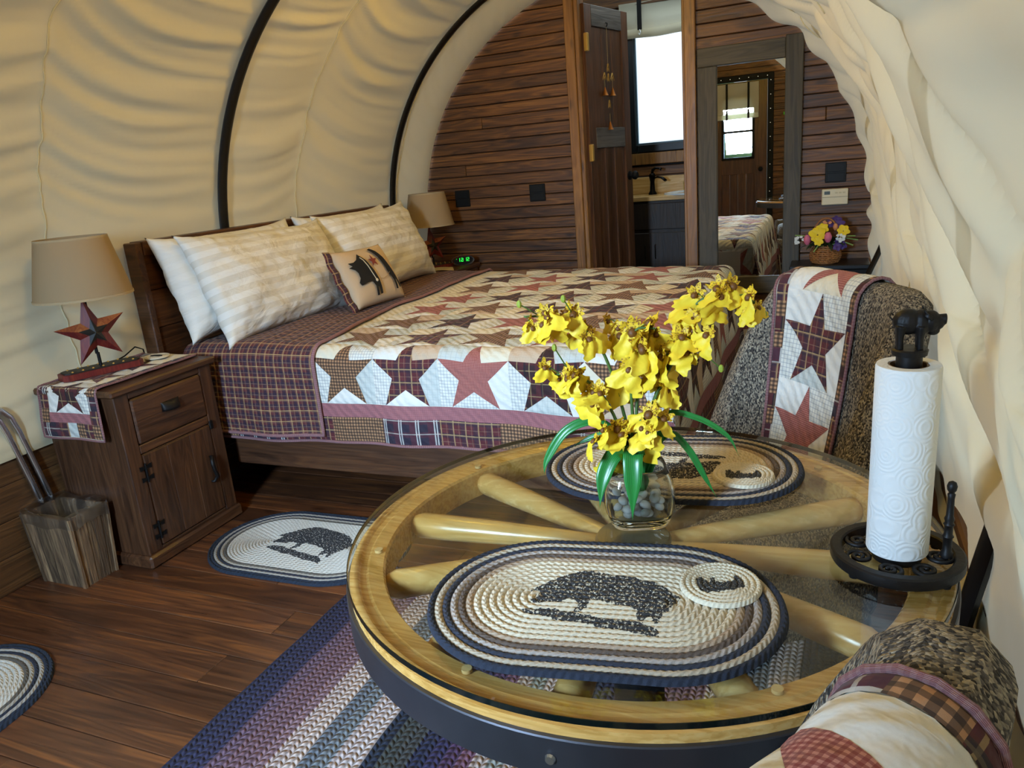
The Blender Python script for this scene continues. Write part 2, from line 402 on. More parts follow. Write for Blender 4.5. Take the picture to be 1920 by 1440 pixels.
# posts of the doorway
tr = struct('trim_1')
MB().box(-1.522, -1.462, YB - .035, YB + .02, 0.0, 2.33, 0, .004).build('post', M['trim'], tr)
MB().box(-1.462, -1.436, YB - .02, YB + .11, 0.0, 2.30, 0, .003).build('jamb', M['trim'], tr)
tr2 = struct('trim_2')
MB().box(-.806, -.742, YB - .035, YB + .02, 0.0, 2.25, 0, .004).build('post', M['trim'], tr2)
MB().box(-.822, -.806, YB - .015, YB + .11, 0.0, 2.25, 0, .003).build('jamb', M['trim'], tr2)
tr3 = struct('trim_3')
MB().box(-1.522, -.742, YB - .02, YB + .05, 2.262, 2.33, 0, .004).build('lintel', M['wall'], tr3)
MB().box(-1.462, -.806, YB - .03, YB + .12, 0.0, .17, 0, .004).build('step', M['wall'], tr3)

# side walls: boards below the canvas, with a cap rail
def side_wall(name, xin, sgn):
    s = struct(name); z = 0.0
    for k in range(4):
        for a, b in ((YF, R.uniform(1.2, 2.6)), ):
            MB().box(min(xin, xin + sgn * .03), max(xin, xin + sgn * .03), YF + .005, b - .001, z + .001, z + .124, 0, .002).build('board', M['sillwood'], s)
            MB().box(min(xin, xin + sgn * .03), max(xin, xin + sgn * .03), b + .001, YB - .005, z + .001, z + .124, 0, .002).build('board', M['sillwood'], s)
        z += .125
    return s
wlft = side_wall('wall_left', -2.622, -1)
wrgt = side_wall('wall_right', .285, 1)
MB().box(.258, .325, YF + .01, YB - .03, .50, .535, 0, .006).build('cap_rail', M['sillwood'], wrgt)
MB().box(-2.655, -2.612, YF + .01, YB - .03, .50, .512, 0, .003).build('cap_rail', M['sillwood'], wlft)

# canvas cover
HOOPS = [-0.25, 1.30, 2.85, 4.40]; SEAMS = [0.5, 1.95, 3.42, 4.475]
def n3(x, y, z=0.0): return noise.noise(Vector((x, y, z)))
def cover(t, yy, seam=0.0):
    x, z = bow(t); e = 1e-3
    x0, z0 = bow(max(0, t - e)); x1, z1 = bow(min(1, t + e))
    tx, tz = x1 - x0, z1 - z0; L = math.hypot(tx, tz); nx, nz = tz / L, -tx / L      # points inwards
    s = t * 5.2
    # panel coordinates
    hp = max([h for h in HOOPS + [YF] if h <= yy + 1e-6] or [YF]); hn = min([h for h in HOOPS + [YB] if h >= yy - 1e-6] or [YB])
    sm = [q for q in SEAMS if hp < q < hn]; sm = sm[0] if sm else (hp + hn) / 2
    if yy >= sm: q = (yy - sm) / max(hn - sm, .05)
    else: q = (sm - yy) / max(sm - hp, .05)
    q = min(1.0, max(0.0, q)); far = yy >= sm
    left = 1 - smooth(.52, .66, t); right = 1 - left
    d = 0.0
    if left > 0:
        droop = (.17 if far else .06) * (1 - (1 - q) ** 3)
        wv = s + droop + .05 * n3(s * 1.3, yy * 1.1)
        amp = (.45 + .55 * math.sin(PI * q)) * smooth(1.0, .93, q) * (1.0 if far else .75)
        r1 = n3(wv * 7.5, yy * .5, 3.1); r2 = n3(wv * 16, yy * .7, 8.3); r3 = n3(wv * 31, yy * 1.4, 1.7)
        fade = .35 + .65 * smooth(.08, .26, t)
        w1 = (-abs(r1) * 1.5 + .4) * .050 + r2 * .032 + r3 * .009 * (1 + .8 * (1 - q))
        d += left * fade * amp * w1
        d += left * .004 * math.exp(-((yy - sm) / .03) ** 2)
        d += left * (.014 * math.sin(PI * q) )
        pk = math.exp(-q * 7.0); d += left * pk * .006 * n3(wv * 34, yy * 2.0, 5.5)
    if right > 0:
        # loose inner fall of cloth: diagonal swags
        up = smooth(.50, 1.15, z)
        dg = s * 1.0 + (yy - 2.0) * .55
        b1 = n3(dg * 2.3, (yy * 1.0 - s * .5) * .9, 11.0); b2 = n3(dg * 5.2, (yy - s * .6) * 1.6, 4.0); b3 = n3(dg * 11, (yy - s) * 3.0, 6.0)
        fall = abs(b1) ** .8 * .12 + (b2 * .5 + .3) * .05 + b3 * .012
        near = smooth(3.4, 1.6, yy)
        d += right * (up * (.025 + fall * (.7 + .5 * near)) + (1 - up) * (.012 + .03 * (b2 * .5 + .5) + b3 * .012))
        fold = abs(math.sin(PI * (dg * 1.15 + .35 * b1))); d += right * up * .05 * (fold ** .6) + right * up * .030 * abs(math.sin(PI * (dg * 2.7 + .8 * b2 + yy * .7))) ** .6
    # tuck in towards the far wall
    tk = smooth(4.40, 4.78, yy)
    if t < .5: d = d * (1 - .75 * smooth(4.40, 4.5, yy)) + tk * .078 * smooth(.0, .2, t) * smooth(.52, .40, t)
    else: d = d * (1 - .4 * tk) + tk * (.055 + .045 * smooth(.9, .7, t)) + .012 * tk * math.sin(s * 26) * (1 + .5 * n3(s * 4, 1))
    d += seam
    return (x + nx * d, yy, z + nz * d)
ce = struct('ceiling')
NT, NY = 430, 300
m = MB(); m.grid(lambda u, v: cover(u, YF + .01 + v * (YB - YF - .02)), NT, NY)
m.build('canvas_cover', M['canvas'], ce, smooth=True)
for sy in SEAMS:
    m = MB(); N = 260; pts = []
    for i in range(N):
        t = .02 + .70 * i / N; pts.append(cover(t, sy + .022 * n3(t * 16, sy * 3.0) + .012 * n3(t * 40, sy), .0025))
    m.tube(pts, .0028, 5); m.build('seam', M['seam'], ce, smooth=True)
# hem strip along the right end of the canvas
# hoops
for i, hy in enumerate(HOOPS):
    m = MB(); pts = []
    for k in range(121):
        t = k / 120; x, z = bow(t); 
        dx = XC - x; L = math.hypot(dx, max(0, z - 1.0) * HA / HB); ins = .024
        sx = (XC - x) / max(.3, math.hypot(XC - x, z - Z0 if z > Z0 else 0)); sz = (-(z - Z0) / max(.3, math.hypot(XC - x, z - Z0))) if z > Z0 else 0
        foot = [.03, .03, .06, .10][i] * smooth(.95, .42, z) ** 1.3 * (1 if x > XC else .3)
        pts.append((x + sx * (ins + foot), hy, z + sz * ins))
    x, z = pts[-1][0], pts[-1][2]
    m.tube(pts, .029, 8, flat=.5)
    o = m.build('hoop', M['hoop'], None, auto=40)
    lab = ['black steel hoop bowing over the room beside the entry door', 'black steel hoop whose foot curves in behind the paper towel', 'black steel hoop arching up behind the middle of the headboard', 'black steel hoop nearest the panelled far wall'][i]
    tag(o, lab, 'hoop', 'black hoops holding up the canvas')
    if i == 3:
        pass

# entry wall behind the camera, seen in the mirror
wf = struct('wall_front'); z = 0.0
DX0, DX1, DZ1 = -1.50, -0.745, 2.06
while z < 2.40:
    hw = half_width(z + BP * .5) + .02
    spans = [(XC - hw, DX0 - .07), (DX1 + .07, XC + hw)] if z < DZ1 + .07 else [(XC - hw, XC + hw)]
    for a, b in spans:
        if b - a > .05: MB().box(a, b, YF - .022, YF, z + .002, z + BP - .002, 0, .003).build('board', M['wall'], wf)
    z += BP
m = MB()
m.box(XC - 1.5, DX0 - .07, YF - .05, YF - .022, 0, 2.2).box(DX1 + .07, XC + 1.5, YF - .05, YF - .022, 0, 2.2).box(DX0 - .07, DX1 + .07, YF - .05, YF - .022, DZ1 + .07, 2.42)
m.build('backing', plain('front_backing', '17100b', .8), wf)
tr4 = struct('trim_4')
m = MB().box(DX0 - .07, DX0, YF - .03, YF + .02, 0, DZ1 + .07, 0, .003).box(DX1, DX1 + .07, YF - .03, YF + .02, 0, DZ1 + .07, 0, .003).box(DX0, DX1, YF - .03, YF + .02, DZ1, DZ1 + .07, 0, .003)
m.build('door_casing', M['black'], tr4)
WX0, WX1, WZ0, WZ1 = -1.30, -.90, 1.13, 1.90
dr = struct('door_1')
m = MB().box(DX0 + .004, WX0, YF - .04, YF, .01, DZ1 - .004, 0, .002).box(WX1, DX1 - .004, YF - .04, YF, .01, DZ1 - .004, 0, .002).box(WX0, WX1, YF - .04, YF, WZ1, DZ1 - .004, 0, .002).box(WX0, WX1, YF - .04, YF, .95, WZ0, 0, .002)
m.build('door_frame', M['doorwood'], dr)
for i in range(4): MB().box(WX0 + i * .1 + .001, WX0 + i * .1 + .099, YF - .032, YF - .008, .01, .95, 0, .003).build('panel_board', M['doorwood'], dr)
m = MB()
for a, b, c, d in ((WX0, WX0 + .03, WZ0, WZ1), (WX1 - .03, WX1, WZ0, WZ1), (WX0 + .03, WX1 - .03, WZ0, WZ0 + .03), (WX0 + .03, WX1 - .03, WZ1 - .03, WZ1), (WX0 + .03, WX1 - .03, 1.455, 1.485)): m.box(a, b, YF - .03, YF + .012, c, d, 0, .002)
m.build('window_frame', M['black'], dr)
MB().box(WX0 + .03, WX1 - .03, YF - .014, YF - .010, WZ0 + .03, 1.455).build('pane', M['pane'], dr)
MB().box(WX0 + .03, WX1 - .03, YF - .014, YF - .010, 1.485, WZ1 - .03).build('pane', M['pane'], dr)
m = MB().lathe([(.012, 0), (.012, .03), (.028, .045), (.028, .065), (.015, .075)], (-.82, YF, 1.0), 16, axis='y'); m.build('knob', M['black'], dr, auto=40)
bl = thing('roman_blind', 'cream roman blind half drawn over the entry door glass', 'blind', (-1.10, YF + .02, 1.68))
m = MB(); m.grid(lambda u, v: ((u - .5) * .50, .004 + .008 * math.sin(v * 9), .36 - v * .36), 6, 16); m.build('cloth', M['blind'], bl, smooth=True)
MB().box(-.25, .25, .006, .026, -.06, 0, 0, .006).build('rolled_hem', M['blind'], bl)
for sx in (-.13, .13): MB().box(sx - .012, sx + .012, .012, .03, -.065, .36).build('strap', M['black'], bl)
o = thing('string_light', 'string of tiny lights tacked around the entry door frame', 'lights', (DX1 + .04, YF + .022, 1.0))
pts = [(DX0 - .02 + i * .11, 0, DZ1 + .035) for i in range(8)] + [(DX1 + .035, 0, DZ1 - .02 - i * .165) for i in range(10)]
m = MB(); m.tube([(p[0] - (DX1 + .04), .003, p[2] - 1.0) for p in pts], .0015, 5); m.build('wire', M['black'], o)
for p in pts: MB().ball((p[0] - (DX1 + .04), .006, p[2] - 1.0), .0042, 6, 4).build('bulb', M['fairy'], o)
o = thing('fly_swatter', 'bright green swatter hanging on the entry wall, seen in the mirror', 'swatter', (-.50, YF + .012, 1.62))
MB().box(-.06, .06, -.004, .004, 0, .035, 0, .004).build('head', plain('green_plastic', '4fd01c', .4), o)
MB().tube([(.06, 0, .018), (.2, 0, .03)], .003, 6).build('handle', plain('green_plastic_handle', '4fd01c', .4), o)
o = thing('metal_basin', 'shiny metal basin on a bracket by the entry door', 'basin', (-.48, YF + .1, 1.0))
MB().lathe([(.03, -.03), (.07, -.02), (.085, .02), (.08, .022), (.06, -.01), (.01, -.02)], (0, 0, 0), 20).build('bowl', M['chrome'], o, auto=40)
MB().box(-.02, .02, -.1, .03, -.05, -.03, 0, .003).build('bracket', M['black'], o)

# ---------------------------------------------------------------- bathroom behind the doorway
BY, BZ = 6.42, .17
bt = struct('floor_bathroom'); MB().box(-2.2, -.2, YB + .05, BY + .1, .08, BZ).build('slab', M['floor'], bt)
bw = struct('wall_bathroom_back'); z = BZ
BWX0, BWX1, BWZ0, BWZ1 = -1.54, -.72, 1.31, 2.36
while z < 2.75:
    spans = [(-2.2, BWX0 - .005), (BWX1 + .005, -.2)] if BWZ0 - .11 < z + BP * .5 < BWZ1 + .05 else [(-2.2, -.2)]
    for a, b in spans: MB().box(a, b, BY, BY + .022, z + .002, z + BP - .002, 0, .003).build('board', M['wall'], bw)
    z += BP
MB().box(-2.2, BWX0, BY + .02, BY + .05, BZ, 2.8).box(BWX1, -.2, BY + .02, BY + .05, BZ, 2.8).box(BWX0, BWX1, BY + .02, BY + .05, BZ, BWZ0).box(BWX0, BWX1, BY + .02, BY + .05, BWZ1, 2.8).build('backing', plain('bath_backing', '17100b', .8), bw)
MB().box(BWX0 - .05, BWX1 + .05, BY - .02, BY + .02, 1.215, 1.305, 0, .004).build('window_apron', M['trim'], bw)
MB().box(-2.2, -.2, BY - .05, BY, 2.41, 2.50, 0, .004).build('beam', M['wall'], bw)
bs = struct('wall_bathroom_left'); MB().box(-2.2, -2.17, YB + .05, BY, BZ, 2.6).build('panel', M['bathwall'], bs)
bs = struct('wall_bathroom_right'); MB().box(-.23, -.2, YB + .05, BY, BZ, 2.6).build('panel', M['bathwall'], bs)
bc = struct('ceiling_bathroom'); m = MB(); m.grid(lambda u, v: (-2.2 + 2.0 * u, YB + .05 + v * (BY - YB), 2.36 + .42 * math.sin(PI * u)), 16, 2); m.build('canvas', M['bathceil'], bc, smooth=True)
wn = struct('window_1'); m = MB()
for a, b, c, d in ((BWX0, BWX0 + .062, BWZ0, BWZ1), (BWX1 - .062, BWX1, BWZ0, BWZ1), (BWX0 + .062, BWX1 - .062, BWZ0, BWZ0 + .062), (BWX0 + .062, BWX1 - .062, BWZ1 - .06, BWZ1)): m.box(a, b, BY - .02, BY + .04, c, d, 0, .006)
m.build('window_frame', plain('black_window_frame', '0c1113', .35), wn)
m = MB()
for a, b, c, d in ((BWX0 + .062, BWX0 + .075, BWZ0 + .062, BWZ1 - .06), (BWX0 + .075, BWX1 - .07, BWZ0 + .062, BWZ0 + .074)): m.box(a, b, BY - .005, BY + .02, c, d)
m.build('glazing_bead', plain('blue_grey_bead', '3c5763', .4), wn)
MB().box(BWX0 + .062, BWX1 - .062, BY + .01, BY + .016, BWZ0 + .06, BWZ1 - .06).build('pane', M['frost'], wn)
o = thing('roman_blind', 'cream roman blind rolled up above the bathroom window', 'blind', (-1.14, BY - .06, 2.17))
m = MB(); m.grid(lambda u, v: ((u - .5) * .87, .010 * math.sin(v * 7) + .012 * math.sin(u * 3), .26 - v * .20), 12, 10); m.build('cloth', M['blind'], o, smooth=True)
m = MB(); m.grid(lambda u, v: ((u - .5) * .87, .03 * math.cos(2 * PI * v), .034 + .004 * math.sin(u * 14) + .034 * math.sin(2 * PI * v)), 14, 12, wv=True); m.build('rolled_hem', M['blind'], o, smooth=True)
for sx in (-.265, .265):
    MB().box(sx - .017, sx + .017, -.042, -.036, .055, .27).build('strap', M['black'], o)
    MB().tube([(sx, -.042, .055), (sx + .008, -.046, .035), (sx, -.05, .02), (sx - .008, -.046, .03)], .004, 6).build('snap_hook', M['chrome'], o)
# vanity
v_ = thing('vanity_cabinet', 'dark stained vanity cabinet with two doors under the bathroom sink', 'cabinet', (-1.02, 6.20, BZ))
MB().box(-.60, .60, -.20, .20, .06, .775, 0, .003).box(-.58, .58, -.17, .19, 0, .06).build('body', M['darkcab'], v_)
for a, b in ((-.56, -.285), (-.275, .0), (.01, .28), (.29, .56)):
    d = MB().box(a, b, -.216, -.20, .08, .53, 0, .004).build('door', M['darkcab'], v_)
    hx = b - .035 if a in (-.56, .01) else a + .035
    MB().tube([(hx, -.216, .44), (hx, -.235, .43), (hx, -.235, .34), (hx, -.216, .33)], .0045, 6).build('handle', M['iron'], d)
MB().box(-.56, .56, -.212, -.20, .555, .755, 0, .004).build('false_drawer', M['darkcab'], v_)
o = thing('sink_counter', 'golden wood vanity countertop with backsplash below the bathroom window', 'countertop', (-1.02, 6.20, BZ + .775))
MB().box(-.62, .62, -.225, .215, 0, .034, 0, .003).build('slab', M['maple'], o)
MB().box(-.52, .62, .185, .213, .034, .17, 0, .003).build('backsplash', M['maple'], o)
o = thing('sink', 'white sink set in the bathroom vanity top', 'sink', (-.98, 6.17, BZ + .809))
m = MB(); m.lathe([(.235, -.001), (.235, .012), (.215, .014), (.19, -.004), (.12, -.02)], (0, 0, 0), 32); m.build('basin', plain('sink_enamel', 'dfe6ea', .12), o, auto=40)
o = thing('faucet', 'dark bronze faucet with lever and waterfall spout on vanity', 'faucet', (-1.33, 6.27, BZ + .809)); Mb = plain('oil_bronze', '15110f', .25, .7)
MB().lathe([(.034, 0), (.034, .01), (.022, .03), (.018, .10), (.024, .13), (.028, .15), (.02, .165)], (0, 0, 0), 16).build('body', Mb, o, auto=40)
MB().tube([(.01, -.01, .125), (.05, -.03, .135), (.09, -.05, .128), (.12, -.065, .105)], [.014, .017, .019, .02], 8, flat=.45).build('spout', Mb, o, smooth=True)
MB().tube([(0, 0, .165), (.005, 0, .19), (.03, -.01, .205), (.065, -.02, .20), (.08, -.02, .19)], [.012, .013, .010, .009, .012], 8).build('lever', Mb, o, smooth=True)
o = thing('drinking_glass', 'small clear cup standing on the vanity top beside the post', 'cup', (-1.06, 6.3, BZ + .809)); MB().lathe([(.028, 0), (.032, .085), (.029, .085), (.025, .006)], (0, 0, 0), 16).build('cup_wall', M['glass'], o, auto=50)
# bathroom door, opened inwards
ang = math.atan2(.53, .135)
dr2 = struct('door_2'); dr2.location = (-1.432, YB + .045, 0); dr2.rotation_euler = (0, 0, ang)
DW = .555; D0, D1 = BZ + .012, 2.205; 
def dbox(n, x0, x1, z0, z1, y0=-.018, y1=.018, mat='doorwood'): return MB().box(x0, x1, y0, y1, z0, z1, 0, .003).build(n, M[mat], dr2)
M['doorgrey'] = wood('door_grey_rail', '3a342f', '5d5650', '76706a', 0, 1.4, 16, .35, .15, .3)
dbox('stile', 0, .085, D0, D1); dbox('stile', DW - .085, DW, D0, D1)
dbox('rail', .085, DW - .085, D1 - .12, D1, mat='doorgrey'); dbox('rail', .085, DW - .085, 1.36, 1.485, mat='doorgrey'); dbox('rail', .085, DW - .085, D0, D0 + .14, mat='doorgrey')
for i in range(3):
    wdt = (DW - .17) / 3; dbox('panel_board', .085 + i * wdt + .001, .085 + (i + 1) * wdt - .001, 1.486, D1 - .121, -.006, .006)
    dbox('panel_board', .085 + i * wdt + .001, .085 + (i + 1) * wdt - .001, D0 + .141, 1.359, -.006, .006)
    if i < 2: dbox('muntin', .085 + (i + 1) * wdt - .018, .085 + (i + 1) * wdt + .018, D0 + .141, 1.359, -.015, .015)
for s_ in (-1, 1): MB().lathe([(.03, .018), (.03, .024), (.012, .028), (.012, .04), (.028, .05), (.030, .065), (.02, .078)] if s_ > 0 else [(.03, -.018), (.03, -.024), (.012, -.028), (.012, -.04), (.028, -.05), (.030, -.065), (.02, -.078)], (DW - .045, 0, 1.165), 18, axis='y').build('knob', M['black'], dr2, auto=40)
for hz in (1.93, 1.28, .45):
    MB().box(-.022, .004, -.045, -.0185, hz, hz + .105, 0, .004).build('hinge', M['brass'], dr2)
# hanging ornament
o = thing('hanging_ornament', 'golden wire diamond ornament with little bells hanging on the bathroom door', 'ornament', (-1.432 + .26 * math.cos(ang) + .024 * math.sin(ang), YB + .045 + .26 * math.sin(ang) - .024 * math.cos(ang), 0), ang)
G_ = M['brass']
MB().tube([(0, .0, 2.09), (.004, -.004, 2.10), (0, -.008, 2.11), (0, .004, 2.115)], .004, 6).build('hook', M['iron'], o)
MB().tube([(0, 0, 2.09), (0, 0, 1.86)], .0012, 5).build('cord', plain('jute_cord', 'a08a5a', .9), o)
def diamond(cx, cz, a, b): return [(cx, 0, cz + b), (cx + a, 0, cz), (cx, 0, cz - b), (cx - a, 0, cz)]
for cx, cz, a, b in ((0, 1.82, .022, .05), (-.05, 1.77, .032, .045), (.05, 1.77, .032, .045), (0, 1.76, .02, .05), (0, 1.60, .022, .05)):
    MB().tube(diamond(cx, cz, a, b), .006, 5, closed=True).build('diamond_wire', G_, o)
    MB().tube(diamond(cx, cz, a * .5, b * .5), .0045, 5, closed=True).build('diamond_wire', G_, o)
for cx, cz in ((-.05, 1.68), (.05, 1.68), (0, 1.47)):
    MB().lathe([(.004, .05), (.008, .035), (.016, .01), (.022, 0), (.018, 0.0)], (cx, 0, cz), 12).build('bell', plain('copper_bell', 'a8672a', .35, .8), o, auto=50)
    MB().tube([(cx, 0, cz + .05), (cx, 0, cz + .10)], .0012, 5).build('cord', plain('jute_cord_b', 'a08a5a', .9), o)

# outside the entry
gr = MB(); gr.grid(lambda u, v: (-40 + 80 * u, -40 + 39.1 * v, -.6 + .2 * n3(u * 9, v * 9)), 20, 20); tag(gr.build('lawn', M['earth'], None, smooth=True), 'grass outside the entry door', 'ground', kind='structure')
for i, (tx, ty, th) in enumerate(((-2.9, -9.5, 3.4), (-.8, -11, 4.0), (-4.4, -12, 4.4))):
    o = thing('tree', ['leafy tree left of the entry window view', 'leafy tree in the middle of the entry window view', 'tall leafy tree farthest beyond the entry door'][i], 'tree', (tx, ty, -.6), 0, 'trees outside the entry')
    MB().tube([(0, 0, 0), (.05, 0, th * .5), (0, .05, th * .8)], [.14, .11, .05], 8).build('trunk', M['trunk'], o, smooth=True)
    m = MB()
    for k in range(9): m.ball((R.uniform(-.8, .8), R.uniform(-.7, .7), th * R.uniform(.45, .95)), R.uniform(.45, .8), 10, 7)
    m.build('crown', M['tree'], o, smooth=True)

# ceiling lamps on the ridge, out of view above
for i, ly in enumerate((1.45, 3.35)):
    o = thing('ceiling_lamp', ['round warm lamp hanging from the canvas ridge over the table', 'round warm lamp hanging from the canvas ridge over the bed'][i], 'lamp', (XC, ly, 2.30), 0, 'ridge lamps')
    MB().lathe([(.05, .02), (.05, .05), (.012, .06), (.012, .10)], (0, 0, 0), 16).build('cap', M['black'], o, auto=40)
    MB().ball((0, 0, -.035), .06, 16, 10).build('globe', M['bulb'], o, smooth=True)
# ================================================================ patchwork
def normal_of(S, a, b, e=.004):
    p = S(a, b); n = (S(a + e, b) - S(a - e, b)).cross(S(a, b + e) - S(a, b - e))
    return p, (n.normalized() if n.length > 1e-12 else Vector((0, 0, 1)))
def patch(name, poly, S, mat, parent, h0=.0008, puff=.004, n=4, flip=1, centre=None):
    cx = sum(p[0] for p in poly) / len(poly); cy = sum(p[1] for p in poly) / len(poly)
    if centre: cx, cy = centre
    vs = []; fs = []; uvs = []; idx = {}
    def vert(a, b, wc):
        key = (round(a, 5), round(b, 5))
        if key in idx: return idx[key]
        p, nn = normal_of(S, a, b)
        idx[key] = len(vs); vs.append(p + nn * flip * (h0 + puff * (1 - (1 - wc) ** 2))); uvs.append((a, b)); return idx[key]
    for i in range(len(poly)):
        (ax, ay), (bx, by) = poly[i], poly[(i + 1) % len(poly)]
        P = {}
        for u in range(n + 1):
            for v in range(n + 1 - u):
                wa, wb_ = u / n, v / n; wc = 1 - wa - wb_
                P[u, v] = vert(ax * wa + bx * wb_ + cx * wc, ay * wa + by * wb_ + cy * wc, wc)
        for u in range(n):
            for v in range(n - u):
                fs.append((P[u, v], P[u + 1, v], P[u, v + 1]))
                if u + v < n - 1: fs.append((P[u + 1, v], P[u + 1, v + 1], P[u, v + 1]))
    fs = [f for f in fs if len(set(f)) == 3]
    m = MB(); m.add(vs, fs, 0, uvs); return m.build(name, mat, parent, smooth=True, world=True)
# star block in unit square: star outline and the five background pieces
ST = []
for k in range(10):
    a = PI / 2 + k * PI / 5; r = (.555 if k % 2 == 0 else .225)
    ST.append((.5 + r * math.cos(a) * .96, .455 + r * math.sin(a)))
ST[0] = (.52, 1.0); ST[2] = (0, .66); ST[8] = (1, .66); ST[4] = (.17, 0); ST[6] = (.84, 0)
BGP = [[ST[0], ST[1], ST[2], (0, 1)], [ST[2], ST[3], ST[4], (0, 0)], [ST[4], ST[5], ST[6]], [ST[6], ST[7], ST[8], (1, 0)], [ST[8], ST[9], ST[0], (1, 1)]]
def star_block(S, a0, b0, sa, sb, parent, star, bgs, n=4, flip=1, puff=.004):
    mp = lambda p: (a0 + p[0] * sa, b0 + p[1] * sb)
    patch('star_patch', [mp(p) for p in ST], S, M[star], parent, .0012, puff * .7, n, flip, centre=mp((.5, .45)))
    for q, bg in zip(BGP, bgs): patch('background_patch', [mp(p) for p in q], S, M[bg], parent, .0006, puff, n, flip)
def rect(a0, a1, b0, b1): return [(a0, b0), (a1, b0), (a1, b1), (a0, b1)]
def band(name, S, mat, parent, a0, a1, b0, b1, na, nb, h=.0012, flip=1):
    m = MB(); 
    def fn(u, v):
        p, nn = normal_of(S, a0 + (a1 - a0) * u, b0 + (b1 - b0) * v); return p + nn * flip * (h if 0 < u < 1 or True else 0)
    m.grid(fn, na, nb, uvf=lambda u, v: (a0 + (a1 - a0) * u, b0 + (b1 - b0) * v)); return m.build(name, mat, parent, smooth=True, world=True)
def binding(S, parent, pts, r=.005, n=40, h=.002, flip=1):
    path = []
    for (a0, b0), (a1, b1) in zip(pts, pts[1:]):
        k = max(2, int(math.hypot(a1 - a0, b1 - b0) / .02))
        for i in range(k):
            a, b = a0 + (a1 - a0) * i / k, b0 + (b1 - b0) * i / k; p, nn = normal_of(S, a, b); path.append(p + nn * flip * h)
    p, nn = normal_of(S, *pts[-1]); path.append(p + nn * flip * h)
    return MB().tube(path, r, 6).build('binding', M['fb_bind'], parent, smooth=True, world=True)

# ================================================================ bed
bed = thing('bed', 'dark wooden king bed with plank headboard against the left canvas', 'bed', (-1.6, 3.27, 0))
HX = -2.585
hb = MB().box(HX - .035, HX, 2.262, 4.20, .20, 1.06).build('headboard', M['headwood'], bed, world=True)
for i in range(5):
    z0 = .30 + i * .157; MB().box(HX, HX + .018, 2.286, 4.13, z0 + .0015, z0 + .1555, 0, .003).build('plank', M['headwood'], hb, world=True)
MB().box(HX - .04, HX + .030, 2.252, 2.284, 0, 1.125, 0, .004).build('post', M['bedwood'], hb, world=True)
MB().box(HX - .04, HX + .030, 4.135, 4.21, 0, 1.125, 0, .004).build('post', M['bedwood'], hb, world=True)
MB().box(HX - .04, HX + .034, 2.285, 4.135, 1.070, 1.128, 0, .003).build('top_board', M['headwood'], hb, world=True)
MB().box(-2.29, -.47, 2.30, 2.345, .185, .36, 0, .004).build('side_rail', M['bedwood'], bed, world=True)
MB().box(-2.29, -.47, 4.20, 4.245, .185, .36, 0, .004).build('side_rail', M['bedwood'], bed, world=True)
MB().box(-.51, -.47, 2.345, 4.20, .185, .36, 0, .004).build('foot_rail', M['bedwood'], bed, world=True)
for lx, ly in ((-1.95, 2.95), (-.8, 2.95), (-1.95, 3.95), (-.8, 3.95)): MB().box(lx - .04, lx + .04, ly - .04, ly + .04, 0, .185, 0, .004).build('leg', M['bedwood'], bed, world=True)
MB().box(-2.54, -.52, 2.345, 4.2, .30, .36).build('slat_base', M['bedwood'], bed, world=True)
o = thing('mattress', 'king mattress under the star quilt on the wooden bed', 'mattress', (-1.6, 3.27, .36))
MB().box(-2.52, -.50, 2.35, 4.25, .362, .668, 0, .05).build('mattress_body', plain('mattress_ticking', 'e4e0d6', .8), o, world=True)

ZT, RB = .692, .06; XFe, YFe, YFl = -.53, 2.345, 1.84
def bend(d, r=RB):
    if d <= 0: return 0.0, 0.0
    if d < PI * r / 2: return r * math.sin(d / r), r * (1 - math.cos(d / r))
    return r, r + d - PI * r / 2
def quiltS(p, q):
    du = max(0, p - XFe); dv = max(0, -q); dw = max(0, q - YFl)
    ou, zu = bend(du); ov, zv = bend(dv); ow, zw = bend(dw)
    x = min(p, XFe) + ou; y = YFe + min(max(q, 0), YFl) - ov + ow
    z = ZT - max(zu, zv, zw)
    mn = min(zu, max(zv, zw))
    if mn > 0: x += .08 * mn; y += (-.08 if zv > 0 else .08) * mn
    flat = smooth(.12, 0, max(zu, zv, zw))
    z += flat * (.010 * n3(p * 2.1, q * 2.3, 2) + .005 * n3(p * 6, q * 7, 5)) - .012 * smooth(.2, 0, min(p + 2.55, 1)) 
    hang = smooth(.04, .30, zv); y -= hang * (.010 + .012 * math.sin(p * 8.5 + 1) + .006 * math.sin(p * 21))
    hg2 = smooth(.04, .30, zu); x += hg2 * (.012 + .007 * math.sin(q * 9)) + .10 * max(0, zu - .06)
    z += hang * .010 * math.sin(p * 4.0 + .4)
    return Vector((x, y, z))
qt = thing('quilt', 'patchwork quilt of dark red and brown stars spread over the bed', 'quilt', (-1.6, 3.27, ZT))
m = MB(); NP, NQ = 110, 130; PA, PB, QA, QB = -2.47, .068, -.405, 2.26
m.grid(lambda u, v: quiltS(PA + (PB - PA) * u, QA + (QB - QA) * v), NP, NQ, uvf=lambda u, v: (PA + (PB - PA) * u, QA + (QB - QA) * v))
m.build('backing', M['fb_cream'], qt, smooth=True, world=True)
BL = .272; A0 = -1.815; B0 = -.245
rr = random.Random(11); front = ['fb_gin', 'fb_burg', 'fb_red', 'fb_dk', 'fb_gin', 'fb_red']
seq = [['fb_burg', 'fb_gin', 'fb_burg', 'fb_gin', 'fb_red', 'fb_dk'], ['fb_red', 'fb_dk', 'fb_gin', 'fb_dk', 'fb_red', 'fb_gin'], ['fb_dk', 'fb_red', 'fb_dk', 'fb_red', 'fb_gin', 'fb_dk']]
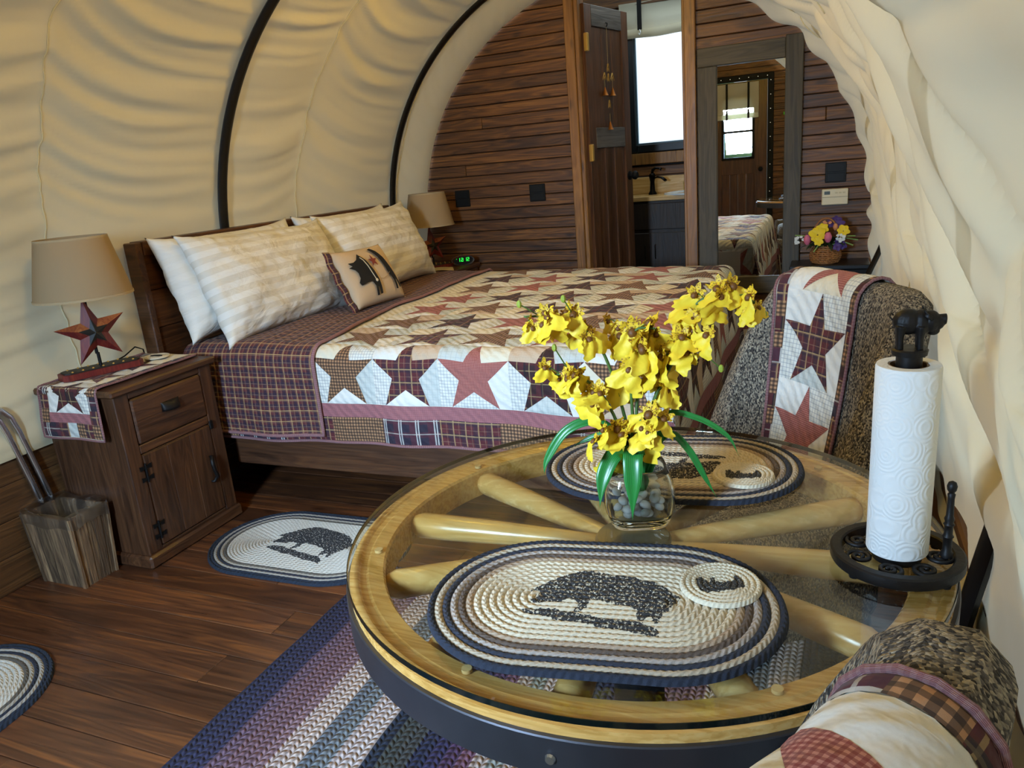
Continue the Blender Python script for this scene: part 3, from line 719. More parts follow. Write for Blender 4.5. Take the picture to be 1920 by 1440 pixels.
bgsets = [['fb_cream', 'fb_check', 'fb_white', 'fb_grey', 'fb_check'], ['fb_white', 'fb_check', 'fb_white', 'fb_grey', 'fb_tan'], ['fb_grey', 'fb_check', 'fb_check', 'fb_white', 'fb_cream'], ['fb_tan', 'fb_check', 'fb_grey', 'fb_white', 'fb_grey'], ['fb_white', 'fb_cream', 'fb_tan', 'fb_check', 'fb_white']]
for r_ in range(9):
    for c_ in range(6):
        st = front[c_] if r_ == 0 else seq[(r_ - 1) % 3][(c_ + r_) % 6]
        star_block(quiltS, A0 + c_ * BL, B0 + r_ * BL, BL, BL, qt, st, bgsets[(c_ + (0 if r_ == 0 else rr.randrange(5))) % 5], n=5 if r_ < 2 or c_ == 4 else 4)
# column hidden under the turned-back part starts at A0; borders:
PE = A0 + 6 * BL
nb = 11
for i in range(nb):
    a = -2.46 + i * .235; b = min(a + .235, PB - .012)
    if b > a: patch('border_patch', rect(a, b, -.398, -.298), quiltS, M[['fb_gin', 'fb_navy', 'fb_burg', 'fb_gin', 'fb_navy', 'fb_burg', 'fb_gin', 'fb_navy', 'fb_burg', 'fb_gin', 'fb_navy'][i]], qt, .0006, .004, 6)
band('pink_band', quiltS, M['fb_pink'], qt, -2.46, PE + .055, -.298, -.245, 90, 4, .002)
for i in range(9):
    a = -.245 + i * .25; b = min(a + .25, 2.24)
    [patch('border_patch', rect(PE + .055 + j * .097, PE + .055 + (j + 1) * .097, a, b), quiltS, M[['fb_burg', 'fb_gin', 'fb_navy'][(i + j) % 3]], qt, .0006, .003, 4) for j in range(2)]
band('pink_band', quiltS, M['fb_pink'], qt, PE, PE + .055, -.245, 2.24, 3, 90, .002)
binding(quiltS, qt, [(-2.47, -.402), (PB, -.402), (PB, 2.24)], .006)
# turned-back head end showing the plaid backing
def foldS(p, q):
    s = quiltS(p, q); e = .004; nn = (quiltS(p + e, q) - quiltS(p - e, q)).cross(quiltS(p, q + e) - quiltS(p, q - e)).normalized()
    return s + nn * (.014 + .006 * n3(p * 14, q * 3, 1) * smooth(-.1, .1, q))
def fold_edge(q): return A0 - .005 - .10 * smooth(.0, .7, q) + .0 * q
m = MB(); qa, qb = -.375, 1.98; FA = -2.455
m.grid(lambda u, v: foldS(FA + (fold_edge(qa + (qb - qa) * v) + .02 - FA) * u, qa + (qb - qa) * v), 40, 120, uvf=lambda u, v: (FA + (A0 - FA) * u, qa + (qb - qa) * v))
m.build('turned_back_strip', M['fb_fold'], qt, smooth=True, world=True)
path = [foldS(FA + i * (A0 + .015 - FA) / 30, qa) for i in range(31)] + [foldS(fold_edge(qa + (qb - qa) * i / 120) + .02, qa + (qb - qa) * i / 120) for i in range(1, 121)]
MB().tube(path, .007, 7).build('binding', M['fb_bind'], qt, smooth=True, world=True)

# ================================================================ pillows
def pillow_mat(name, stripe):
    t = T(name); u, v = t.uv()
    fr = t.math('FRACT', t.math('ADD', t.math('DIVIDE', v, .052), 20.0)); mk = t.math('LESS_THAN', fr, .5)
    col = t.mix(t.math('MULTIPLY', mk, stripe), srgb('ece7dc'), srgb('cbbfa6'))
    vec = t.cmb(u, v, 0.0); nn = t.noise(t.vmul(vec, (9, 16, 1)), 1.0, 3, .55, .8)
    return t.bsdf(col, t.math('SUBTRACT', .75, t.math('MULTIPLY', mk, .2)), 0, t.bump(nn, .7, .016))
M['pillow'] = pillow_mat('satin_stripe_cotton', .42); M['pillow_plain'] = pillow_mat('white_cotton', 0.12)
def pillow_geo(L, W, Tk, seed, corner=.13, nu=72, nv=48, wr=.020):
    def pt(side):
        def f(u, v):
            a, b = 2 * u - 1, 2 * v - 1
            th = max(0.0, (1 - abs(a) ** 3.2)) ** .55 * max(0.0, (1 - abs(b) ** 2.6)) ** .55
            pinch = corner * (1 - abs(a) ** 4) ** 1.0
            pinch2 = corner * .6 * (1 - abs(b) ** 4)
            x = a * L / 2 * (1 - pinch2 * abs(a) ** 2); y = b * W / 2 * (1 - pinch * abs(b) ** 2)
            edge = 1 - min(1, th * 1.1)
            nz = wr * (n3(a * 3 + seed, b * 3, seed) + .9 * edge * n3(a * 15 + seed, b * 4, side * 3) + .45 * abs(n3(a * 6 + b * 3 + seed, b * 9 - a * 2, 4.0 + side))) * min(1, th * 2)
            return (x, y, side * (Tk / 2 * th + nz * .8))
        return f
    m = MB(); uvf = lambda u, v: ((u - .5) * L, (v - .5) * W)
    m.grid(pt(1), nu, nv, uvf=uvf); m.grid(pt(-1), nu, nv, uvf=uvf); return m
def pose(o, origin, ex, ey):
    ex = Vector(ex).normalized(); ey = Vector(ey); ey = (ey - ex * ey.dot(ex)).normalized(); ez = ex.cross(ey)
    o.matrix_world = Matrix(((ex.x, ey.x, ez.x, origin[0]), (ex.y, ey.y, ez.y, origin[1]), (ex.z, ey.z, ez.z, origin[2]), (0, 0, 0, 1)))
def weld(o):
    bm = bmesh.new(); bm.from_mesh(o.data); bmesh.ops.remove_doubles(bm, verts=bm.verts[:], dist=1e-4); bmesh.ops.recalc_face_normals(bm, faces=bm.faces[:]); bm.to_mesh(o.data); bm.free()
PLW = [('white plump pillow at the back, left end of the headboard', 'pillow_plain', (-2.44, 2.70, .925), .88, .46, .22, (0, 1, .0), (-.32, 0, 1)),
       ('cream satin striped pillow leaning in front on the left half', 'pillow', (-2.30, 2.76, .905), .95, .50, .22, (0, 1, -.02), (-.42, 0, 1)),
       ('cream pillow at the back, right half of the headboard', 'pillow_plain', (-2.45, 3.62, .925), .88, .46, .2, (0, 1, .0), (-.30, 0, 1)),
       ('cream satin striped pillow leaning in front on the right half', 'pillow', (-2.33, 3.68, .915), .93, .50, .21, (0, 1, .01), (-.42, 0, 1))]
for i, (lab, mt, c, L, W, Tk, ex, ey) in enumerate(PLW):
    o = pillow_geo(L, W, Tk, i * 3.7 + 1).build('pillow', M[mt], None, smooth=True); weld(o); pose(o, c, ex, ey); tag(o, lab, 'pillow', 'bed pillows')
# pig cushion
pc = pillow_geo(.40, .30, .11, 9.1, .06, 36, 28, .002)
t = T('cushion_linen'); u, v = t.uv(); M['linen'] = t.bsdf(t.mix(t.math('MULTIPLY', t.noise(t.vmul(t.cmb(u, v), (300, 300, 1)), 1, 2), .25), srgb('cdb596'), srgb('a58b6c')), .9)
cush = thing('cushion', 'small tan cushion with a black pig and red star, plaid edge', 'cushion', (0, 0, 0))
body = pc.build('cushion_body', M['linen'], cush, smooth=True); weld(body)
def cushS(a, b):
    A, B = a / .2, b / .15; th = max(0.0, (1 - min(1, abs(A)) ** 3.2)) ** .55 * max(0.0, (1 - min(1, abs(B)) ** 2.6)) ** .55
    return Vector((a, b, .055 * th + .0075))
def applique(name, poly, mat, h=.002):
    bm = bmesh.new(); vs = [bm.verts.new((x, y, 0)) for x, y in poly]; f = bm.faces.new(vs)
    bmesh.ops.triangulate(bm, faces=[f]); 
    for _ in range(2): bmesh.ops.subdivide_edges(bm, edges=[e for e in bm.edges if e.calc_length() > .012], cuts=1); bmesh.ops.triangulate(bm, faces=bm.faces[:])
    m = MB(); bm.verts.index_update(); uv = [(v.co.x, v.co.y) for v in bm.verts]
    m.add([cushS(v.co.x, v.co.y) + Vector((0, 0, h)) for v in bm.verts], [[v.index for v in q.verts] for q in bm.faces], 0, uv); bm.free()
    o = m.build(name, mat, cush)
    o.data.flip_normals() if False else None
    sm = o.modifiers.new('thick', 'SOLIDIFY'); sm.thickness = .0015; sm.offset = 0
    return o
felt = plain('black_felt', '0e0d0e', .9, 0, .3, 200)
K = .001
def P_(l): return [(x * K * 1.2 - .030, y * K * 1.15 - .006) for x, y in l]
applique('pig_head_patch', P_([(-108, 62), (-84, 60), (-62, 68), (-40, 92), (-14, 60), (4, 10), (10, -30), (8, -60), (6, -90), (-6, -92), (-6, -62), (-14, -60), (-18, -94), (-30, -94), (-24, -56), (-34, -34), (-58, -34), (-96, -40), (-102, -26), (-88, -10), (-86, 14), (-92, 28), (-114, 42), (-96, 46)]), felt)
applique('pig_rump_patch', P_([(42, 104), (60, 108), (84, 90), (104, 56), (116, 18), (124, -10), (134, -52), (142, -82), (134, -84), (122, -44), (118, -50), (118, -88), (108, -88), (104, -44), (96, -28), (88, -22), (84, 20), (74, 60), (58, 90)]), felt)
applique('red_star_patch', P_([(30, 50 + 28)] + [(30 + (28 if k % 2 == 0 else 11) * math.cos(PI / 2 + k * PI / 5), 50 + (28 if k % 2 == 0 else 11) * math.sin(PI / 2 + k * PI / 5)) for k in range(1, 10)]), plain('red_felt', '8a3a2c', .9, 0, .3, 200))
MB().tube([cushS(x * K, y * K) + Vector((0, 0, .004)) for x, y in ((-76, 80), (-64, 64), (-54, 30), (-49, -4), (-42, -39))], .002, 6).build('cord', plain('cream_cord', 'cfc1a0', .8), cush)
MB().lathe([(.001, .008), (.007, .007), (.008, .003), (.008, 0)], tuple(cushS(-.040, -.045)), 12).build('button', plain('cream_button', 'd8c8a8', .5), cush)
MB().tube([cushS(x * K, y * K) + Vector((0, 0, .003)) for x, y in ((-4, -43), (18, -45), (48, -38), (85, -20))], .0012, 5).build('belly_stitch', plain('tan_thread', '9a8460', .8), cush)
m = MB(); m.grid(lambda u, v: (-.195 - .028 * u - .010 * math.sin(v * PI), (v - .5) * .30 * (1 + .06 * u), .004 - .012 * u + .004 * math.sin(v * 22)), 5, 30, uvf=lambda u, v: (u * .03, v * .3))
fo = m.build('plaid_flange', M['fb_burg'], cush, smooth=True); fo.modifiers.new('t', 'SOLIDIFY').thickness = .006
pose(cush, (-2.045, 3.10, .845), (.06, 1, -.02), (-.48, .03, 1))

# ================================================================ nightstands
def nightstand(name, label, y0, y1):
    X0, X1, ZN = -2.60, -2.235, .678
    n_ = thing(name, label, 'nightstand', ((X0 + X1) / 2, (y0 + y1) / 2, 0))
    B = lambda nm, a, b, c, d, e, f, mat='nswood', par=None, bev=.003: MB().box(a, b, c, d, e, f, 0, bev).build(nm, M[mat], par or n_, world=True)
    B('side_panel', X0 + .01, X1 - .005, y0 + .012, y0 + .034, .045, ZN - .026); B('side_panel', X0 + .01, X1 - .005, y1 - .034, y1 - .012, .045, ZN - .026)
    B('back_panel', X0, X0 + .015, y0 + .012, y1 - .012, .02, ZN - .026)
    B('top', X0 - .005, X1 + .016, y0 - .008, y1 + .008, ZN - .026, ZN, 'nswood_h', None, .006)
    B('plinth', X0 + .005, X1 + .014, y0 - .002, y1 + .002, 0, .05, 'nswood_h', None, .008)
    B('stile', X1 - .022, X1, y0 + .010, y0 + .070, .05, ZN - .026); B('stile', X1 - .022, X1, y1 - .070, y1 - .010, .05, ZN - .026)
    for a, b in ((ZN - .05, ZN - .026), (.422, .455), (.05, .062)): B('rail', X1 - .022, X1 - .001, y0 + .070, y1 - .070, a, b, 'nswood_h')
    dw = B('drawer', X1 - .02, X1 + .004, y0 + .073, y1 - .073, .458, ZN - .053, 'nswood_h', None, .006)
    yc = (y0 + y1) / 2
    m = MB(); m.grid(lambda u, v: (X1 + .004 + .024 * math.sin(PI * v * .5) * math.sin(PI * u) ** .6, yc - .042 + .084 * u, .575 - .034 * (1 - math.cos(PI * v * .5))), 14, 6)
    cp = m.build('cup_pull', M['iron'], dw, smooth=True, world=True); cp.modifiers.new('t', 'SOLIDIFY').thickness = .003
    dd = B('door', X1 - .02, X1 - .004, y0 + .073, y1 - .073, .064, .419, 'nswood', None, .002)
    w3 = (y1 - y0 - .15) / 3
    for i in range(3): B('door_board', X1 - .006, X1 + .003, y0 + .075 + i * w3, y0 + .075 + (i + 1) * w3 - .0008, .067, .416, 'nswood', dd, .0015)
    for hz in (.352, .128):
        h = MB(); ya = y0 + .072
        for dz in (-.03, .012): h.prism([(ya - .024, hz + dz), (ya - .006, hz + dz + .004), (ya + .006, hz + dz + .004), (ya + .024, hz + dz), (ya + .026, hz + dz + .018), (ya + .006, hz + dz + .014), (ya - .006, hz + dz + .014), (ya - .026, hz + dz + .018)], X1 + .0035, X1 + .0065, lambda a, b, c: (c, a, b))
        h.lathe([(.004, -.035), (.004, .035)], (X1 + .005, ya, hz), 8); h.build('hinge', M['black'], dd, world=True)
    ha = y1 - .115
    MB().tube([(X1 + .003, ha + .012, .295), (X1 + .018, ha + .006, .30), (X1 + .028, ha - .006, .275), (X1 + .026, ha, .245), (X1 + .022, ha + .012, .215), (X1 + .012, ha + .002, .195), (X1 + .003, ha - .006, .197)], [.005, .007, .008, .0075, .008, .006, .005], 8).build('handle', M['iron'], dd, smooth=True, world=True)
    B('turn_latch', X1 + .003, X1 + .010, y1 - .078, y1 - .060, .40, .435, 'black', n_)
    return n_
ns = nightstand('nightstand', 'dark brown wooden nightstand with iron cup pull by the wastebasket', 1.732, 2.205)
ns2 = nightstand('nightstand', 'dark nightstand with the alarm clock, past the far side of bed', 4.285, 4.755)

# runner on the near nightstand: across the top (b > 0 towards the bed) and down the near side (b < 0)
NSY, NSZ = 1.722, .679
def runS(a, b):
    x = -2.575 + a
    if b >= .0: o_, d_ = 0.0, 0.0; y = NSY + .015 + b
    else: o_, d_ = bend(-b, .012); y = NSY + .015 - o_
    s_ = smooth(.02, .16, d_)
    return Vector((x + .018 * s_ * (a / .28 - .3), y - s_ * (.012 + .004 * math.sin(a * 30)), NSZ + .006 - d_ + (.002 * n3(a * 20, b * 20) if b > 0 else 0)))
rn = thing('table_runner', 'quilted star table runner hanging over the side of the near nightstand', 'runner', (-2.43, 1.95, NSZ))
W_ = .285
m = MB(); m.grid(lambda u, v: runS(W_ * u, -.19 + .655 * v), 14, 60, uvf=lambda u, v: (W_ * u, .655 * v)); bk = m.build('backing', M['fb_cream'], rn, smooth=True, world=True)
for i, b0 in enumerate((-.095, .06, .215)): star_block(runS, .045, b0, W_ - .09, .155, rn, ['fb_dk', 'fb_burg', 'fb_dk'][i], [['fb_white', 'fb_white', 'fb_white', 'fb_check', 'fb_check'], ['fb_white', 'fb_cream', 'fb_white', 'fb_cream', 'fb_check'], ['fb_cream', 'fb_white', 'fb_check', 'fb_white', 'fb_cream']][i], 4, 1, .003)
band('pink_band', runS, M['fb_pink'], rn, .045, W_ - .045, -.13, -.095, 8, 4, .0015)
for i in range(5): patch('border_patch', rect(.045 + i * (W_ - .09) / 5, .045 + (i + 1) * (W_ - .09) / 5, -.183, -.13), runS, M[['fb_navy', 'fb_burg', 'fb_grey', 'fb_gin', 'fb_burg'][i]], rn, .0006, .002, 3)
for s_ in (0, 1):
    for i in range(13):
        b0 = -.183 + i * .05; patch('border_patch', rect(.005 if s_ == 0 else W_ - .045, .045 if s_ == 0 else W_ - .005, b0, min(b0 + .05, .46)), runS, M[['fb_navy', 'fb_gin', 'fb_burg'][(i + s_) % 3]], rn, .0006, .002, 3)
binding(runS, rn, [(0, .46), (0, -.188), (W_, -.188), (W_, .46)], .004)
o = thing('coaster', 'round braided coaster with dark pig lying on the near nightstand runner', 'coaster', (-2.43, 2.13, NSZ + .012))
m = MB()
for i in range(6): m.lathe([(.008 * i, 0), (.008 * i + .001, .004), (.008 * i + .004, .006), (.008 * i + .0078, .004), (.008 * i + .008, 0)], (0, 0, 0), 24)
m.build('braid', plain('cream_jute', 'd8cdb4', .9, 0, .3, 300), o, smooth=True)
m = MB(); m.prism([(-.03, -.004), (-.02, .008), (0, .013), (.022, .008), (.03, -.003), (.022, -.012), (.0, -.01), (-.02, -.012)], .006, .0072); m.build('pig_print', felt, o)

# ---------------------------------------------------------------- star lamps
def star_lamp(label, loc, rz):
    L = thing('table_lamp', label, 'lamp', loc, rz, 'star lamps on the nightstands')
    red = wood('lamp_red_paint', '4a1414', '6a1d1c', '8a3a22', 2, 3, 20, .45, .1, 0, .1)
    org = wood('lamp_worn_orange', '6a2a18', 'a0522a', 'c07a40', 2, 3, 20, .5, .1, 0, .1)
    blk = plain('lamp_black_paint', '24201a', .55, 0, .5, 60)
    b = MB(); b.prism([(-.125, -.045), (.125, -.045), (.14, -.03), (.14, .03), (.125, .045), (-.125, .045), (-.14, .03), (-.14, -.03)], 0, .022); b.build('base', red, L)
    b = MB(); b.prism([(-.115, -.037), (.115, -.037), (.13, -.025), (.13, .025), (.115, .037), (-.115, .037), (-.13, .025), (-.13, -.025)], .022, .027); tp = b.build('base_top', blk, L)
    for i in range(7):
        for s_ in (-1, 1): MB().ball((-.105 + i * .035, s_ * .029, .027), .0045, 8, 5).build('nail', M['brass'], tp)
    MB().tube([(0, 0, .027), (0, 0, .075)], .006, 8).build('stem', M['black'], L)
    MB().tube([(0, .012, .07), (0, .012, .30)], .006, 8).build('back_rod', M['black'], L)
    cz = .152; sm = MB(); pts = []
    for k in range(10):
        a = PI / 2 + .10 + k * PI / 5; r = .128 if k % 2 == 0 else .052
        pts.append((r * math.cos(a), cz + r * math.sin(a)))
    vs = [(x, 0, z) for x, z in pts] + [(0, -.032, cz), (0, .012, cz)]
    fs = []
    for k in range(10): fs += [((k + 1) % 10, k, 10), (k, (k + 1) % 10, 11)]
    for k, f in enumerate(fs):
        sm.add([vs[i] for i in f], [(0, 1, 2)], 1 if (k // 2 in (1, 8) and k % 2 == 0) else 0)
    st = sm.build('star', [red, org], L)
    s2 = MB(); q = [(x * .42, cz + (z - cz) * .42) for x, z in pts]
    for k in range(10):
        a, c = q[k], q[(k + 1) % 10]; da = .032 * (1 - math.hypot(a[0], a[1] - cz) / .128 * (1 if k % 2 == 0 else 2.2)) ; dc = .032 * (1 - math.hypot(c[0], c[1] - cz) / .128 * (1 if (k + 1) % 2 == 0 else 2.2))
        s2.add([(a[0], -da - .002, a[1]), (c[0], -dc - .002, c[1]), (0, -.035, cz)], [(0, 1, 2)])
    s2.build('small_star', blk, st)
    sh = MB(); sh.lathe([(.163, .282), (.1635, .284), (.118, .492), (.1165, .492), (.1615, .282)], (0, .0, 0), 48, close=True); s_ = sh.build('lamp_shade', M['shade'], L, auto=50)
    MB().lathe([(.1645, .281), (.1645, .289), (.1625, .289), (.1625, .281)], (0, 0, 0), 48, close=True).build('shade_trim', plain('shade_tape', 'b09a76', .9), s_, auto=50)
    MB().lathe([(.1195, .486), (.1185, .494), (.1165, .494), (.1175, .486)], (0, 0, 0), 48, close=True).build('shade_trim', plain('shade_tape2', 'b09a76', .9), s_, auto=50)
    MB().tube([(0, .012, .30), (0, .0, .31), (0, 0, .47)], .003, 6).build('harp', M['black'], L)
    for k in range(3): MB().tube([(0, 0, .47), (.118 * math.cos(k * 2.1), .118 * math.sin(k * 2.1), .487)], .0018, 5).build('spider_wire', M['black'], L)
    return L
star_lamp('star lamp with tan shade on the near nightstand, by the wastebasket', (-2.475, 1.915, NSZ + .011), math.radians(68))
star_lamp('star lamp with tan shade on the far nightstand behind the pillows', (-2.44, 4.50, .678), math.radians(60))
o = thing('lamp_cord', 'black lamp cord lying across the near nightstand', 'cord', (-2.55, 2.0, NSZ)); MB().tube([(-2.50, 1.96, .699), (-2.55, 2.03, .695), (-2.57, 2.1, .70), (-2.585, 2.17, .72), (-2.59, 2.21, .70), (-2.575, 2.222, .5), (-2.575, 2.226, .03)], .003, 6).build('cord_run', M['black'], o, smooth=True, world=True)
# alarm clock and papers on the far nightstand
o = thing('alarm_clock', 'oval silver alarm clock with green digits on far nightstand', 'clock', (-2.285, 4.62, .678), math.radians(38))
m = MB(); m.grid(lambda u, v: ((.078 + 0.0 * v) * math.cos(2 * PI * u) * (1, .98, .9, .8)[min(3, int(v * 3.99))], -.02 + .06 * v, .034 + .034 * math.sin(2 * PI * u) * (1, .98, .9, .8)[min(3, int(v * 3.99))]), 32, 3, wu=True); cb = m.build('case', plain('silver_plastic', '9a9a94', .35, .4), o, smooth=True)
MB().lathe([(.0, -.021), (1, -.021)], (0, 0, 0), 4).build if False else None
m = MB(); m.add([(.066 * math.cos(2 * PI * k / 32), -.022, .034 + .027 * math.sin(2 * PI * k / 32)) for k in range(32)], [tuple(range(32))]); m.build('face', M['plastic'], o)
SEG = {'1': 'bc', '2': 'abged', '8': 'abcdefg', '0': 'abcdef', '6': 'acdefg'}
def digit(ch, x, z, w, h, name, par, y):
    th = w * .22; S_ = {'a': (0, w, h - th, h), 'g': (0, w, h / 2 - th / 2, h / 2 + th / 2), 'd': (0, w, 0, th), 'b': (w - th, w, h / 2, h), 'c': (w - th, w, 0, h / 2), 'e': (0, th, 0, h / 2), 'f': (0, th, h / 2, h)}
    m = MB()
    for s in SEG[ch]: a, b, c, d = S_[s]; m.box(x + a, x + b, y - .001, y, z + c, z + d)
    m.build(name, M['led'], par)
for ch, x in (('1', -.034), ('2', -.012), ('1', .012), ('2', .030)): digit(ch, x - .002, .028, .014, .024, 'digit', o, -.0225)
m = MB().box(-.0005, .0025, -.0235, -.0225, .034, .037).box(-.0005, .0025, -.0235, -.0225, .044, .047).box(-.046, -.043, -.0235, -.0225, .046, .049); m.build('colon', M['led'], o)
o = thing('magazine', 'pale folded papers lying on the far nightstand by the clock', 'papers', (-2.36, 4.40, .679), .5); m = MB(); m.grid(lambda u, v: (-.10 + .2 * u, -.07 + .14 * v, .002 + .01 * math.sin(u * 3.1)), 10, 4); q = m.build('sheet', plain('paper_cream', 'cbbd98', .8), o); q.modifiers.new('t', 'SOLIDIFY').thickness = .004
o = thing('flower_sprig', 'small cream artificial flower sprig beside the right pillow', 'flowers', (-2.50, 4.33, .678))
for k in range(14):
    a = R.uniform(0, 6.28); q = Vector((.025 * math.cos(a), .03 * math.sin(a), R.uniform(.13, .21))); MB().tube([(0, 0, 0), q], .0015, 4).build('stem', plain('dry_stem', '6a6a3c', .8), o) if k < 5 else None
    MB().ball(q, (.014, .014, .010), 7, 5).build('blossom', plain('cream_petal', 'd8cfa4', .8), o)

# ---------------------------------------------------------------- wastebasket and chrome frame
wbk = thing('wastebasket', 'tapered wastebasket of reclaimed barn boards with a clear bag liner', 'wastebasket', (-2.472, 1.636, 0), math.radians(0)); wbk.scale = (1, .64, 1)
BB, BT, HBK = .100, .117, .268
def bside(ax, sg):
    n = 5
    for i in range(n):
        a0, a1 = -1 + 2 * i / n + .004, -1 + 2 * (i + 1) / n - .004
        P = []
        for (hh, w_) in ((0, BB), (HBK, BT)):
            for (a, dpt) in ((a0, 0), (a1, 0), (a1, -.012 - .002 * (i % 2)), (a0, -.012 - .002 * (i % 2))):
                along, out = a * w_, w_ + dpt * -1 - .012
                P.append((along, sg * out, hh) if ax == 0 else (sg * out, along, hh))
        MB().hexa(P).build('slat', M['barn'], wbk)
for ax in (0, 1):
    for sg in (-1, 1): bside(ax, sg)
for sx in (-1, 1):
    for sy in (-1, 1):
        e_ = .014; MB().hexa([(sx * (BB + p * e_ * .5), sy * (BB + q * e_ * .5), 0) for p, q in ((-1, -1), (1, -1), (1, 1), (-1, 1))] + [(sx * (BT + p * e_ * .5), sy * (BT + q * e_ * .5), HBK) for p, q in ((-1, -1), (1, -1), (1, 1), (-1, 1))]).build('corner_strip', M['barn'], wbk)
MB().box(-BB, BB, -BB, BB, .0, .012).build('bottom', M['barn'], wbk)
m = MB(); m.grid(lambda u, v: ((lambda s, c: (BT * 1.12 * max(-1, min(1, 1.3 * c)), BT * 1.12 * max(-1, min(1, 1.3 * s))))(math.sin(2 * PI * u), math.cos(2 * PI * u)) + (HBK - .035 + .05 * v + .006 * math.sin(u * 40),)), 48, 4, wu=True); lin = m.build('bag_liner', M['clearplastic'], wbk, smooth=True)
m = MB(); m.grid(lambda u, v: tuple((Vector((BT * max(-1, min(1, 1.3 * math.cos(2 * PI * u))), BT * max(-1, min(1, 1.3 * math.sin(2 * PI * u))), HBK + .015)) * (1 - v)) + Vector((.02 * math.sin(u * 9), .02 * math.cos(u * 7), HBK - .10)) * v) if v < .99 else (0, 0, HBK - .1), 40, 8, wu=True)
m.v = [(x + .008 * n3(x * 40, y * 40, 1), y + .008 * n3(y * 40, x * 40, 2), z + .012 * n3(x * 30, y * 30, 3)) for x, y, z in m.v]
m.build('bag_liner_inside', M['clearplastic'], wbk, smooth=True)
o = thing('chrome_rack', 'folded rack of bent chrome tubes standing behind the wastebasket', 'rack', (-2.58, 1.62, 0))
for dy in (0, .04):
    pts = [(-2.605, 1.725 - dy, .02), (-2.605, 1.705 - dy, .16), (-2.605, 1.685 - dy, .30), (-2.605, 1.66 - dy, .44), (-2.605, 1.640 - dy, .55), (-2.605, 1.625 - dy, .605), (-2.605, 1.598 - dy, .640), (-2.605, 1.555 - dy, .655), (-2.605, 1.45 - dy, .658)]
    P = []
    for a, b in zip(pts, pts[1:]): P += [Vector(a).lerp(Vector(b), k / 4) for k in range(4)]
    MB().tube(P + [Vector(pts[-1])], .011, 10).build('tube_leg', M['chrome'], o, smooth=True, world=True)

# ================================================================ far wall items
def wall_plate(label, px, z, split):
    o = thing('outlet_plate', label, 'outlet', (px, YB - .001, z), 0, 'black outlet plates on the far wall')
    MB().box(-.055, .055, -.008, 0, -.055, .055, 0, .003).build('plate', M['plastic'], o)
    for dz in (-.027, .027): MB().box(-.046, .046, -.011, -.008, dz - .023, dz + .023, 0, .002).build('cover_flap', M['plastic'], o)
wall_plate('black square outlet plate just beside the far lamp shade', -2.324, 1.108, 0)
wall_plate('black square outlet plate between far lamp and bathroom doorway', -1.777, 1.114, 1)
wall_plate('black square outlet plate above the thermostat', .025, 1.112, 1)
o = thing('thermostat', 'almond wall thermostat with small display below the black outlet', 'thermostat', (.025, YB - .001, .978))
MB().box(-.069, .069, -.026, 0, -.044, .044, 0, .004).build('case', M['almond'], o); MB().box(-.056, -.026, -.0275, -.026, .014, .032).build('display', M['lcd'], o)
MB().box(-.067, .067, -.0275, -.026, -.002, .0005).build('lid_line', plain('almond_shadow', '8d8264', .5), o)
for i in range(3): MB().box(.0 + i * .02, .014 + i * .02, -.0272, -.026, .018, .026).build('button', plain('almond_button', 'c3b690', .5), o)
# mirror
mr = thing('wall_mirror', 'tall mirror in a weathered grey plank frame beside the doorway', 'mirror', (-.445, YB, 1.15))
MX0, MX1, MZ0, MZ1 = -.734, -.158, .43, 1.852; IX0, IX1, IZ0, IZ1 = -.624, -.252, .535, 1.748
Bm = lambda nm, a, b, c, d, mt: MB().box(a, b, YB - .034, YB - .003, c, d, 0, .004).build(nm, M[mt], mr, world=True)
Bm('frame_plank', MX0, IX0, MZ0, IZ1, 'greywood'); Bm('frame_plank', IX1, MX1, MZ0, MZ1 + .012, 'greywood'); Bm('frame_plank', MX0, IX1, IZ1, MZ1, 'greywood_h'); Bm('frame_plank', IX0, IX1, MZ0, IZ0, 'greywood_h')
MB().box(IX0, IX1, YB - .014, YB - .006, IZ0, IZ1).build('glass', M['mirror'], mr, world=True)
# black cabinet with flower basket
cb = thing('black_cabinet', 'low black cabinet under the flower basket in the far right corner', 'cabinet', (.0, 4.66, 0))
MB().box(-.20, .215, -.13, .13, .60, .625, 0, .004).build('top', plain('black_lacquer', '0c0b0b', .35), cb)
MB().box(-.18, .20, -.115, .12, .0, .60, 0, .004).build('body', M['black'], cb)
for a, b in ((-.17, .005), (.015, .19)):
    d = MB().box(a, b, -.124, -.115, .06, .56, 0, .003).build('door', M['black'], cb); MB().ball(((a + b) / 2, -.13, .5), .01, 8, 6).build('knob', M['iron'], d)
bk = thing('flower_basket', 'wicker basket of yellow, pink and purple artificial flowers on the black cabinet', 'basket', (-.015, 4.63, .626))
m = MB(); wic = wood('wicker', '6a4020', '9a6232', 'b8803f', 0, 6, 30, .6, .1, 0, .3)
for i in range(9):
    z = .008 + i * .0105; rx = .062 + .018 * math.sin(PI * min(1, i / 9 + .12)); ry = rx * .85
    m.tube([(rx * math.cos(2 * PI * k / 40), ry * math.sin(2 * PI * k / 40) , z + .002 * math.cos(k * PI + i * PI)) for k in range(40)], .0058, 5, closed=True)
m.build('woven_wall', wic, bk, smooth=True)
m = MB()
for k in range(18):
    a = 2 * PI * k / 18; m.tube([((.060 + .018 * math.sin(PI * min(1, j / 9 + .12))) * 1.03 * math.cos(a), (.060 + .018 * math.sin(PI * min(1, j / 9 + .12))) * .88 * math.sin(a), .006 + j * .0108) for j in range(10)], .004, 5)
m.build('stakes', wic, bk); m = MB().lathe([(.001, .0), (.06, .0), (.062, .012), (.001, .012)], (0, 0, 0), 24); m.build('bottom', wic, bk)
